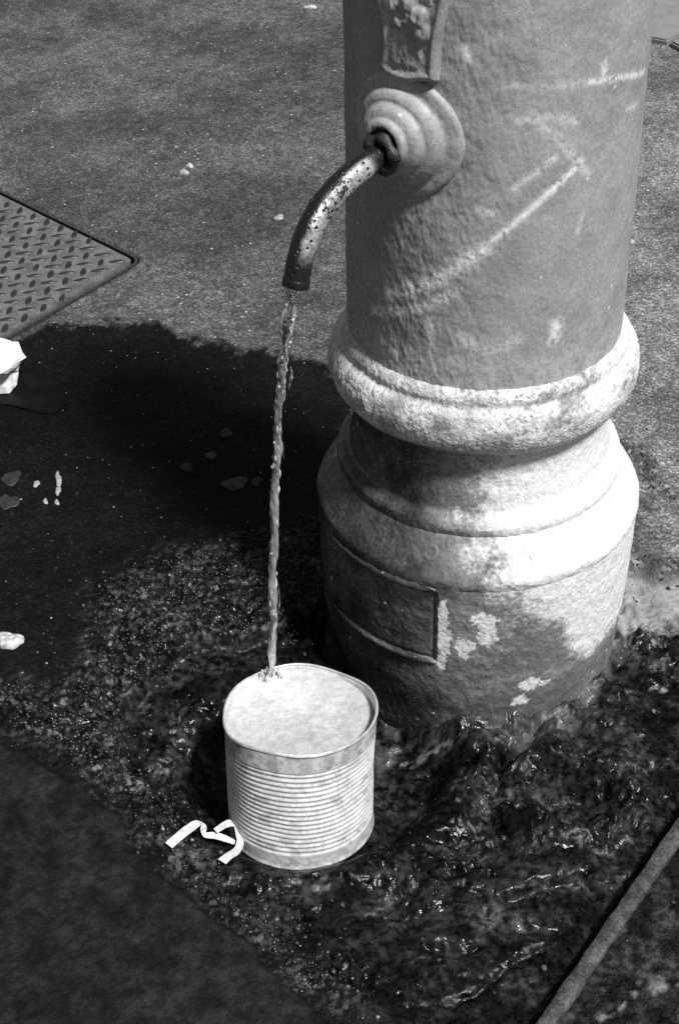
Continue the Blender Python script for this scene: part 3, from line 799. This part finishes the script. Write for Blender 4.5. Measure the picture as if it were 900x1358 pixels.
# ------------------------------------------------------------------ water jet
N = NT('jet_water')
fr = N.attr('air_glint')
N.set(.95, .04, 0, N.bump(N.noise(150, 2, .5), .15, .002), spec=.6, trans=1.0, ior=1.33)
dif = N.t.nodes.new('ShaderNodeBsdfDiffuse'); dif.inputs['Color'].default_value = (.9, .9, .9, 1)
trl = N.t.nodes.new('ShaderNodeBsdfTranslucent'); trl.inputs['Color'].default_value = (.9, .9, .9, 1)
m1 = N.t.nodes.new('ShaderNodeMixShader'); m1.inputs[0].default_value = .4
N.link(dif.outputs[0], m1.inputs[1]); N.link(trl.outputs[0], m1.inputs[2])
m2 = N.t.nodes.new('ShaderNodeMixShader')
N.link(fr, m2.inputs[0]); N.link(N.b.outputs[0], m2.inputs[1]); N.link(m1.outputs[0], m2.inputs[2])
N.link(m2.outputs[0], N.out.inputs['Surface'])
M_jet = N.mat
TIP = np.array(path[-1]); LAND = np.array([-.2306, -.2023, .091])
def jet_point(t):
    p = TIP + (LAND - TIP) * np.array([t, t, 0]); p[2] = TIP[2] - (TIP[2] - LAND[2]) * (.25 * t + .75 * t * t); return p
random.seed(4)
def jet():
    V = []; F = []; A = []
    def strand(t0, t1, off, rad, n, nb, air_glint, seed, wob=.5):
        base = len(V); rng = random.Random(seed)
        ph = [rng.uniform(0, 6.28) for _ in range(4)]
        for i in range(n):
            u = i / (n - 1); t = t0 + (t1 - t0) * u; c = jet_point(t); ox, oy = off(t); c = c + np.array([ox, oy, 0])
            r_ = rad(t) * (min(1, u * 14 + .05, (1 - u) * 14 + .05) ** .5 if n > 40 else max(.08, math.sin(math.pi * u)))
            q = t * 95
            for j in range(nb):
                a = 2 * math.pi * j / nb
                e = 1 + wob * (.34 * math.sin(q * .62 + ph[0] + 2 * a) + .26 * math.sin(q * .97 + ph[1] - 3 * a) + .20 * math.sin(q * 1.7 + ph[2] + a) + .10 * math.sin(q * 3.1 + ph[3] - 2 * a))
                V.append(c + r_ * e * np.array([math.cos(a), math.sin(a), 0])); A.append(air_glint(t))
        for i in range(n - 1):
            for j in range(nb):
                F.append((base + i * nb + j, base + i * nb + (j + 1) % nb, base + (i + 1) * nb + (j + 1) % nb, base + (i + 1) * nb + j))
        F.append(tuple(range(base, base + nb))[::-1]); F.append(tuple(range(base + (n - 1) * nb, base + n * nb)))
    # flared sheet leaving the pipe: two edge cords that cross, open again and join
    op = lambda t: .0068 * math.cos(t * 17.5) * (1 - 1.4 * t)
    strand(.004, .34, lambda t: (op(t), .3 * op(t)), lambda t: .0016, 110, 10, lambda t: .40, 1, .5)
    strand(.004, .34, lambda t: (-op(t), -.3 * op(t)), lambda t: .0016, 110, 10, lambda t: .40, 2, .5)
    strand(0, .34, lambda t: (0, 0), lambda t: .0016 + .0036 * abs(math.cos(t * 17.5)), 120, 16, lambda t: .03, 3, .30)
    puls = lambda t, k: .5 + .5 * math.sin(t * k + 2.2 * math.sin(t * 19 + k))
    strand(.28, .998, lambda t: (.0009 * math.sin(t * 37), .0006 * math.sin(t * 51)), lambda t: .0032 + .0009 * puls(t, 31), 460, 20, lambda t: .16 + .26 * puls(t, 27), 4, .42)
    strand(.29, .985, lambda t: (.0024 * math.sin(t * 23), .002 * math.cos(t * 21)), lambda t: .0006 + .0009 * puls(t, 29) ** 2, 300, 10, lambda t: .10 + .25 * puls(t, 33), 5, .3)
    strand(.31, .99, lambda t: (-.0025 * math.sin(t * 19 + 1), .0015), lambda t: .0005 + .0009 * puls(t, 23) ** 2, 300, 10, lambda t: .10 + .25 * puls(t, 37), 6, .3)
    rg = random.Random(77)
    for k in range(96):                       # white blobs painted in as glints on the water
        t0 = .05 + .94 * rg.random() ** .8; L_ = rg.uniform(.006, .026); a0 = rg.uniform(0, 6.28); d0 = .0034 if t0 > .28 else .0046
        strand(t0, min(t0 + L_, .997), (lambda t, s_=d0 * math.cos(a0), c_=d0 * math.sin(a0): (s_, c_)), (lambda t, q_=rg.uniform(.0005, .0017): q_), 12, 7, (lambda t, v_=rg.uniform(.65, 1.0): v_), k, .5)
    for k in range(26):                       # drops thrown up round the point of entry
        a0 = rg.uniform(0, 6.28); d0 = rg.uniform(.002, .013); t0 = 1.0 - rg.uniform(.0, .040) * math.exp(-d0 / .012)
        strand(t0 - .008, t0, (lambda t, s_=d0 * math.cos(a0), c_=d0 * .6 * math.sin(a0): (s_, c_)), (lambda t, q_=rg.uniform(.0007, .0018): q_), 8, 7, (lambda t, v_=rg.uniform(.7, 1.0): v_), 200 + k, .5)
    for t0, L_, sx, r_ in ((.335, .075, .0082, .0014), (.53, .04, .0060, .0008), (.82, .06, .0062, .0007)):   # threads torn loose
        strand(t0, t0 + L_, (lambda t, s_=sx: (s_ + .0006 * math.sin(t * 90), .001)), (lambda t, q_=r_: q_ * (.6 + .5 * math.sin(t * 130) ** 2)), 30, 8, lambda t: .10, int(t0 * 100), .4)
    me = mesh_from('water_jet', np.array(V), F); attr(me, 'air_glint', A)
    return me
jt = make_obj('water_jet', jet(), M_jet)
tag(jt, 'clear twisting jet of water falling from the spout into the can', 'water')

# ------------------------------------------------------------------ paper strip beside the can
N = NT('paper'); M_paper = N.set(N.math('MULTIPLY', N.ramp(N.noise(180, 4), .3, .7, .52, .70), N.ramp(N.noise(30, 2), .3, .7, .94, 1.03)), .75, 0, N.bump(N.noise(260, 4), .3, .001))
def ribbon(name, runs, mat, sub=6):
    """runs of rows (left x, y, z, right x, y, z)"""
    V = []; F = []
    for rows in runs:
        L = curve_pts([r_[:3] for r_ in rows], len(rows) * sub); R = curve_pts([r_[3:] for r_ in rows], len(rows) * sub); b0 = len(V)
        for a, b in zip(L, R):
            for t in (0, .33, .67, 1): V.append(a * (1 - t) + b * t)
        F += (grid_faces(4, len(L)) + b0).tolist()
    V = np.array(V); V[:, 2] += .0005 * fbm(V[:, 0] * 160, V[:, 1] * 160, oct=3, seed=441)
    o = make_obj(name, mesh_from(name, V, F), mat, None, False)
    so = o.modifiers.new('thick', 'SOLIDIFY'); so.thickness = .0003; so.offset = 0
    return o
strip = ribbon('paper_strip', [[(-0.3412, -0.3408, 0.0050, -0.3336, -0.3482, 0.0050),
        (-0.3324, -0.3307, 0.0050, -0.3248, -0.3382, 0.0050),
        (-0.3231, -0.3189, 0.0030, -0.3155, -0.3268, 0.0030),
        (-0.3128, -0.3099, 0.0010, -0.3064, -0.3163, 0.0010),
        (-0.3023, -0.3170, 0.0030, -0.3067, -0.3233, 0.0030),
        (-0.3011, -0.3189, -0.0030, -0.3063, -0.3233, -0.0030),
        (-0.3017, -0.3208, -0.0050, -0.3027, -0.3275, -0.0050),
        (-0.2917, -0.3188, -0.0080, -0.2913, -0.3279, -0.0080),
        (-0.2829, -0.3196, -0.0120, -0.2825, -0.3282, -0.0120),
        (-0.2747, -0.3216, -0.0160, -0.2751, -0.3281, -0.0160),
        (-0.2714, -0.3217, -0.0190, -0.2730, -0.3260, -0.0190)],
       [(-0.2939, -0.3184, -0.0030, -0.2898, -0.3239, -0.0030),
        (-0.2866, -0.3105, -0.0040, -0.2818, -0.3172, -0.0040),
        (-0.2785, -0.3053, -0.0050, -0.2742, -0.3142, -0.0050),
        (-0.2701, -0.3103, -0.0060, -0.2725, -0.3163, -0.0060),
        (-0.2667, -0.3162, -0.0090, -0.2711, -0.3233, -0.0090),
        (-0.2634, -0.3277, -0.0120, -0.2703, -0.3266, -0.0120),
        (-0.2636, -0.3354, -0.0120, -0.2717, -0.3342, -0.0120),
        (-0.2674, -0.3468, -0.0090, -0.2747, -0.3412, -0.0090),
        (-0.2732, -0.3548, -0.0050, -0.2798, -0.3484, -0.0050),
        (-0.2795, -0.3628, -0.0040, -0.2877, -0.3563, -0.0040)]], M_paper)
tag(strip, 'curled white paper strip lying against the foot of the can', 'paper')

# ------------------------------------------------------------------ access cover
N = NT('cover_iron')
n1 = N.noise(40, 6, .65); n2 = N.noise(350, 3, .6)
M_cover = N.set(N.math('MULTIPLY', N.ramp(n1, .3, .7, .085, .17), N.ramp(n2, .3, .7, .7, 1.35)), .60, .15, N.bump(N.math('ADD', n1, n2), .5, .001), spec=.4)
N = NT('cover_tread'); n2 = N.noise(300, 3, .6)
M_tread = N.set(N.ramp(n2, .3, .7, .018, .045), .42, .3, N.bump(n2, .3, .0006))
cover = empty('access_cover', (CC[0], CC[1], 0))
tag(cover, 'iron checker plate access cover set in the asphalt beside the white paper', 'manhole cover')
def offset_poly(pts, d):
    out = []; n = len(pts)
    for i in range(n):
        a = np.array(pts[i - 1]); b = np.array(pts[i]); c = np.array(pts[(i + 1) % n])
        e1 = b - a; e2 = c - b; e1 /= np.linalg.norm(e1) + 1e-12; e2 /= np.linalg.norm(e2) + 1e-12
        nn = np.array([e1[1] + e2[1], -e1[0] - e2[0]]); nn /= np.linalg.norm(nn)
        out.append(tuple(b + nn * d / max(.3, nn @ np.array([e1[1], -e1[0]]))))
    return out
area = sum(COVER[i - 1][0] * COVER[i][1] - COVER[i][0] * COVER[i - 1][1] for i in range(len(COVER)))
sgn = -1 if area > 0 else 1                     # inward
def prism(name, poly, z0, z1, bev, mat, parent, loc):
    bm = bmesh.new(); vs = [bm.verts.new((x - loc[0], y - loc[1], z1)) for x, y in poly]; fc = bm.faces.new(vs)
    fc.normal_update()
    if fc.normal.z < 0: fc.normal_flip()
    ex = bmesh.ops.extrude_face_region(bm, geom=[fc]); vv = [g for g in ex['geom'] if isinstance(g, bmesh.types.BMVert)]
    for v in vv: v.co.z = z0
    bmesh.ops.recalc_face_normals(bm, faces=bm.faces[:])
    if bev:
        eds = [e for e in bm.edges if all(abs(v.co.z - z1) < 1e-6 for v in e.verts)]
        bmesh.ops.bevel(bm, geom=eds, offset=bev, segments=2, affect='EDGES')
    return from_bm(name, bm, mat, parent)
inner = offset_poly(COVER, sgn * .0115)
prism('plate', inner, -.028, .0015, .0015, M_cover, cover, CC)
# frame: a rim strip round the seat
bm = bmesh.new(); o1 = offset_poly(COVER, sgn * .0005); o2 = offset_poly(COVER, sgn * .0042); n = len(COVER)
rings = [[bm.verts.new((x - CC[0], y - CC[1], z)) for x, y in pl] for pl, z in ((o1, -.029), (o1, .0004), (o2, .0004), (o2, -.029))]
for a, b_ in zip(rings[:-1], rings[1:]):
    for i in range(n): bm.faces.new((a[i], a[(i + 1) % n], b_[(i + 1) % n], b_[i]))
bmesh.ops.recalc_face_normals(bm, faces=bm.faces[:])
N = NT('frame_rust'); M_frame = N.set(N.ramp(N.noise(200, 4), .3, .7, .012, .05), .8, 0, N.bump(N.noise(200, 3), .6, .002))
from_bm('frame', bm, M_frame, cover)
def lozenge():
    n = 14; bm = bmesh.new(); prev = None
    for k, (s, z) in enumerate(((1.0, 0), (.92, .0011), (.70, .0021), (.30, .0025))):
        ringv = []
        for i in range(n):
            a = 2 * math.pi * i / n; ca, sa = math.cos(a), math.sin(a)
            x = .0150 * (abs(ca) ** 1.25) * (1 if ca >= 0 else -1) * s; y = .0052 * sa * s
            ringv.append(bm.verts.new((x, y, z)))
        if prev:
            for i in range(n): bm.faces.new((prev[i], prev[(i + 1) % n], ringv[(i + 1) % n], ringv[i]))
        prev = ringv
    bm.faces.new(prev); me = bpy.data.meshes.new('tread'); bm.to_mesh(me); bm.free(); me.materials.append(M_tread); me.shade_smooth(); return me
LZ = lozenge()
e1 = np.array([.0282, -.0256]); e2 = np.array([-.0261, -.0309]); org = np.array([-.54993, .96656])
safe = offset_poly(COVER, sgn * .015)
sites = []
for i in range(-26, 6):
    for j in range(-3, 24):
        for kind in (0, 1):
            p = org + e1 * i + e2 * j + (np.array([.001, -.0282]) if kind else 0)
            if p[0] < -.98: continue
            if poly_sdf(np.array([p[0]]), np.array([p[1]]), safe)[0] < -.004: sites.append((p, kind))
sites.sort(key=lambda s: s[0][0] * -1)
random.seed(2)
for p, kind in sites[:300]:
    o = bpy.data.objects.new('tread', LZ); col.objects.link(o); o.parent = cover
    o.location = (p[0] - CC[0], p[1] - CC[1], .0013)
    o.rotation_euler = (0, 0, (math.radians(8) if kind else math.radians(88)) + random.uniform(-.03, .03))
    s_ = random.uniform(.93, 1.05); o.scale = (s_ * (1.0 if kind else .95), s_ * (.9 if kind else 1.0), random.uniform(.7, 1.1))

# ------------------------------------------------------------------ crumpled white paper and flat dark patch at the left
N = NT('crumpled_white'); M_crumple = N.set(N.ramp(N.noise(60, 4), .3, .7, .72, .82), .6, 0, N.bump(N.noise(90, 4), .25, .001))
def hull_lumps(name, groups, mat):
    out = bmesh.new(); rng = random.Random(5)
    for pts in groups:
        bm = bmesh.new()
        for p in pts: bm.verts.new(p)
        r_ = bmesh.ops.convex_hull(bm, input=bm.verts[:])
        bmesh.ops.delete(bm, geom=[v for v in bm.verts if not v.link_faces], context='VERTS')
        bmesh.ops.subdivide_edges(bm, edges=bm.edges[:], cuts=2, use_grid_fill=True)
        bmesh.ops.triangulate(bm, faces=bm.faces[:])
        for v in bm.verts: v.co += v.normal * rng.uniform(-.0022, .0016)
        me_ = bpy.data.meshes.new('lump'); bm.to_mesh(me_); bm.free(); out.from_mesh(me_); bpy.data.meshes.remove(me_)
    return from_bm(name, out, mat, None, False)
cp = hull_lumps('crumpled_paper', [[(-0.6651, 0.5915, 0.050), (-0.6481, 0.5883, 0.046), (-0.6408, 0.5618, 0.050), (-0.6324, 0.5907, 0.040), (-0.6155, 0.5563, 0.034), (-0.6274, 0.5402, 0.022), (-0.6383, 0.4864, 0.050), (-0.6694, 0.5130, 0.068), (-0.7220, 0.5923, 0.045), (-0.7432, 0.5788, 0.010), (-0.6746, 0.4882, 0.045), (-0.6289, 0.5462, 0.046)],
                                   [(-0.6292, 0.5498, 0.020), (-0.6254, 0.5246, 0.012), (-0.6319, 0.5147, 0.004), (-0.6413, 0.5075, 0.001), (-0.6658, 0.5069, 0.001), (-0.6995, 0.5227, 0.004), (-0.7025, 0.5341, 0.030), (-0.6481, 0.5172, 0.036), (-0.6346, 0.5198, 0.026)]], M_crumple)
tag(cp, 'crumpled white paper on the wet asphalt by the access cover', 'paper')
N = NT('patch_dark'); M_patch = N.set(N.ramp(N.noise(40, 4), .3, .7, .004, .010), .5, 0, N.bump(N.noise(30, 4), .5, .006), spec=.10)
def film():  # thin dark sheet laid over the ground
    poly = [(-.668, .535), (-.650, .557), (-.625, .566), (-.600, .562), (-.570, .535), (-.553, .495), (-.556, .466), (-.572, .456), (-.598, .464), (-.628, .478), (-.660, .490)]
    c = np.mean(poly, axis=0); V = []; nr = 12; pp = curve_pts([(x, y, 0) for x, y in poly + [poly[0]]], 72)[:-1]
    for k in range(nr):
        s = k / (nr - 1)
        for p in pp:
            x = c[0] + (p[0] - c[0]) * s; y = c[1] + (p[1] - c[1]) * s
            V.append((x, y, 0))
    V = np.array(V); hz = ground_fields(V[:, :1], V[:, 1:2])[0][:, 0]
    V[:, 2] = hz + .0010 + .0010 * ridged(V[:, 0] * 16, V[:, 1] * 16, oct=2, seed=511)
    return mesh_from('dark_patch', V, grid_faces(71, nr, True))
fm = make_obj('dark_patch', film(), M_patch)
so = fm.modifiers.new('thick', 'SOLIDIFY'); so.thickness = .0006; so.offset = 1
tag(fm, 'flat dark patch on the wet asphalt beside crumpled white paper', 'plastic')

# ------------------------------------------------------------------ metal edging strip lower right
N = NT('edging_iron')
n1 = N.noise(70, 6, .7); n2 = N.noise(330, 3, .6)
M_edge = N.set(N.math('MULTIPLY', N.ramp(n1, .35, .65, .025, .085), N.ramp(n2, .3, .7, .6, 1.4)), .55, .1, N.bump(N.math('ADD', n1, n2), .6, .0015), spec=.45)
def edging():
    pts = curve_pts([(x, y, 0) for x, y in BAR], 420); prof = [(-.0108, -.02), (-.0108, .0030), (-.0100, .0052), (-.0075, .0065), (-.002, .0072), (.004, .0070), (.0085, .0060), (.0103, .0042), (.0108, .002), (.0108, -.02)]
    V = []
    for i, p in enumerate(pts):
        t = pts[min(i + 1, 419)] - pts[max(i - 1, 0)]; t /= np.linalg.norm(t); n_ = np.array([t[1], -t[0], 0])
        for k, (o, z) in enumerate(prof):
            w = 1 + .05 * math.sin(i * .21) * (k in (1, 2, 7, 8))
            V.append(p + n_ * o * w * .76 + np.array([0, 0, z - .002]))
    V = np.array(V); V[:, 2] += .0012 * fbm(V[:, 0] * 70, V[:, 1] * 70, oct=3, seed=521) * (V[:, 2] > 0); V[:, 0] += .0008 * fbm(V[:, 0] * 90, V[:, 1] * 90, oct=3, seed=527)
    return mesh_from('metal_edging', V, grid_faces(len(prof), 420))
eg = make_obj('metal_edging', edging(), M_edge)
tag(eg, 'narrow rusty metal edging strip set in the ground at lower right', 'edging')

# ------------------------------------------------------------------ pale paving slabs at the top right
N = NT('pale_slab'); n1 = N.noise(30, 6, .6); n2 = N.noise(420, 2)
M_slab = N.set(N.math('MULTIPLY', N.ramp(n1, .3, .7, .17, .22), N.ramp(n2, .3, .7, .8, 1.2)), .8, 0, N.bump(n2, .4, .001))
def slab_obj(poly, loc):
    o = prism('paving_slab', poly, -.03, .012, .004, M_slab, None, loc); o.location = (loc[0], loc[1], 0); o['kind'] = 'structure'; return o
slab_obj([(.50, 1.925), (.583, 1.868), (.606, 1.852), (.90, 2.11), (1.3, 2.5), (1.0, 2.8), (.48, 2.2)], (.6, 2.0))
slab_obj([(.612, 1.846), (.632, 1.800), (.68, 1.74), (1.3, 1.9), (1.5, 2.3), (1.31, 2.49), (.905, 2.10)], (.9, 1.95))

# ------------------------------------------------------------------ small litter, each one a thing
N = NT('gum'); M_gum = N.set(N.ramp(N.noise(220, 4), .35, .65, .018, .09), .6, 0, N.bump(N.noise(200, 3), .4, .001))
N = NT('gum_dark'); M_gumd = N.set(N.ramp(N.noise(220, 4), .35, .65, .010, .035), .6, 0, N.bump(N.noise(200, 3), .4, .001))
N = NT('pale_scrap'); M_scrap = N.set(N.ramp(N.noise(160, 5), .35, .65, .30, .62), .8, 0, N.bump(N.noise(200, 4), .5, .002))
N = NT('grey_scrap'); M_scrap2 = N.set(N.ramp(N.noise(120, 4), .3, .7, .22, .40), .8, 0, N.bump(N.noise(200, 4), .5, .002))
def patch(name, x, y, rx, ry, hgt, seed, mat, label, cat, group=None, rot=0.0):
    rng = random.Random(seed); n = 18; ph = [rng.uniform(0, 6.28) for _ in range(3)]
    bm = bmesh.new(); prev = None; z0 = ground_z(x, y)
    for k, (s, z) in enumerate(((1.0, -.3), (.97, .45), (.80, .85), (.40, 1.0))):
        rv = []
        for i in range(n):
            a = 2 * math.pi * i / n; e = 1 + .18 * math.sin(2 * a + ph[0]) + .14 * math.sin(3 * a + ph[1]) + .10 * math.sin(5 * a + ph[2])
            u_, v_ = rx * e * s * math.cos(a), ry * e * s * math.sin(a)
            px, py = u_ * math.cos(rot) - v_ * math.sin(rot), u_ * math.sin(rot) + v_ * math.cos(rot)
            rv.append(bm.verts.new((px, py, hgt * z * (1 + .2 * math.sin(a * 2 + ph[1])))))
        if prev:
            for i in range(n): bm.faces.new((prev[i], prev[(i + 1) % n], rv[(i + 1) % n], rv[i]))
        prev = rv
    bm.faces.new(prev)
    o = from_bm(name, bm, mat, None, True); o.location = (x, y, z0 + .0006); tag(o, label, cat, group); return o
patch('gum_spot', -.294, .267, .015, .016, .0007, 1, M_gum, 'larger grey trodden gum spot left of the falling water', 'gum', 'trodden gum spots on the wet asphalt')
patch('gum_spot', -.265, .271, .007, .010, .0007, 2, M_gumd, 'small dark gum spot touching the falling water in view', 'gum', 'trodden gum spots on the wet asphalt')
patch('gum_spot', -.311, .387, .008, .011, .0007, 3, M_gumd, 'topmost of the dark gum spots on the wet asphalt', 'gum', 'trodden gum spots on the wet asphalt')
patch('gum_spot', -.330, .333, .006, .010, .0007, 4, M_gum, 'small tilted gum spot between the topmost spot and the large one', 'gum', 'trodden gum spots on the wet asphalt', .5)
patch('gum_spot', -.362, .307, .009, .009, .0007, 5, M_gumd, 'faint gum spot left of the large grey gum spot', 'gum', 'trodden gum spots on the wet asphalt')
patch('gum_spot', -.602, .300, .015, .014, .0007, 6, M_gumd, 'gum spot at the left edge, upper of two', 'gum', 'trodden gum spots on the wet asphalt')
patch('gum_spot', -.597, .246, .013, .017, .0007, 7, M_gumd, 'gum spot at the left edge, lower of two', 'gum', 'trodden gum spots on the wet asphalt')
for k, (x, y, a_, b_) in enumerate(((-.536, .292, .0040, .017), (-.533, .266, .0036, .010), (-.565, .284, .004, .008), (-.547, .244, .0032, .006), (-.531, .240, .003, .006))):
    lab = ['longest of the pale paint drips on the wet asphalt at left', 'pale paint drip just below the longest drip', 'pale paint drip left of the longest drip', 'lowest left of the pale paint drips on wet asphalt', 'lowest right of the pale paint drips on wet asphalt'][k]
    patch('paint_drip', x, y, a_, b_, .0010, 30 + k, M_scrap2, lab, 'paint', 'paint drips on the wet asphalt', .15)
patch('stone_chip', -.551, -.028, .014, .015, .007, 10, M_scrap, 'whitish flat stone on the rough ground at the left edge', 'stone', None, .6)
patch('paper_scrap', -.429, 1.262, .009, .010, .004, 11, M_scrap2, 'greyish torn scrap on the dry asphalt right of the access cover', 'scrap')
patch('stone_chip', -.420, 1.290, .006, .008, .004, 12, M_scrap, 'tiny white chip just above the greyish torn scrap', 'stone')
patch('stone_chip', -.185, 2.178, .013, .009, .004, 13, M_scrap, 'white oblong chip at the top edge left of the column', 'stone')
patch('stone_chip', -.246, 1.058, .008, .010, .003, 14, M_scrap2, 'small pale chip on dry asphalt left of the spout', 'stone')
patch('stone_chip', .305, .985, .010, .016, .003, 15, M_scrap2, 'pale flat chip right of the column, upper one', 'stone')
patch('stone_chip', .350, .930, .012, .014, .003, 16, M_scrap2, 'pale flat chip right of the column, at the edge', 'stone')

# ------------------------------------------------------------------ loose grit along the crumbled edges (nobody could count it)
def grit():
    rng = np.random.default_rng(8)
    t = (1 + 5 ** .5) / 2
    ico = np.array([(-1, t, 0), (1, t, 0), (-1, -t, 0), (1, -t, 0), (0, -1, t), (0, 1, t), (0, -1, -t), (0, 1, -t), (t, 0, -1), (t, 0, 1), (-t, 0, -1), (-t, 0, 1)]) / math.sqrt(1 + t * t)
    icf = np.array([(0, 11, 5), (0, 5, 1), (0, 1, 7), (0, 7, 10), (0, 10, 11), (1, 5, 9), (5, 11, 4), (11, 10, 2), (10, 7, 6), (7, 1, 8), (3, 9, 4), (3, 4, 2), (3, 2, 6), (3, 6, 8), (3, 8, 9), (4, 9, 5), (2, 4, 11), (6, 2, 10), (8, 6, 7), (9, 8, 1)])
    xs = rng.uniform(-.66, .36, 60000); ys = rng.uniform(-.52, .40, 60000)
    h_, ba_, sl_, we_, ru_, li_, be_ = ground_fields(xs[:, None], ys[:, None])
    p = np.clip(ru_[:, 0], 0, 1) ** 1.5 * .55 + .012 * (1 - ba_[:, 0]) + .015 * ba_[:, 0]
    p = p * (np.hypot(xs, ys) > .185) * (np.hypot(xs - CANC[0], ys - CANC[1]) > .09) * (1 - sl_[:, 0] * .93)
    k = rng.uniform(size=60000) < p
    xs, ys, zs = xs[k], ys[k], h_[k, 0]; n = len(xs)
    sz = .0007 + .0026 * rng.uniform(size=n) ** 2.2
    V = ico[None] * (1 + .35 * rng.uniform(-1, 1, (n, 12, 1))) * sz[:, None, None] * rng.uniform(.6, 1.2, (n, 1, 3))
    V = V + np.stack([xs, ys, zs + sz * .15], -1)[:, None, :]
    F = icf[None] + (np.arange(n) * 12)[:, None, None]
    me = mesh_from('loose_grit', V.reshape(-1, 3), F.reshape(-1, 3)); attr(me, 'tone', np.repeat(rng.uniform(size=n), 12))
    attr(me, 'wet', np.repeat(we_[k, 0], 12)); return me
N = NT('grit'); tn = N.attr('tone'); w = N.attr('wet')
cg = N.math('MULTIPLY_ADD', N.math('POWER', tn, 4.0), .09, .012)
M_grit = N.set(N.mix(w, N.math('MULTIPLY', cg, 1.8), N.math('MULTIPLY', cg, .8)), N.mix(w, .8, .28), 0, N.bump(N.noise(500, 3), .4, .001))
gr = make_obj('loose_grit', grit(), M_grit, None, False)
tag(gr, 'loose grit and crumbs of asphalt along the broken ground', 'grit', kind='stuff')
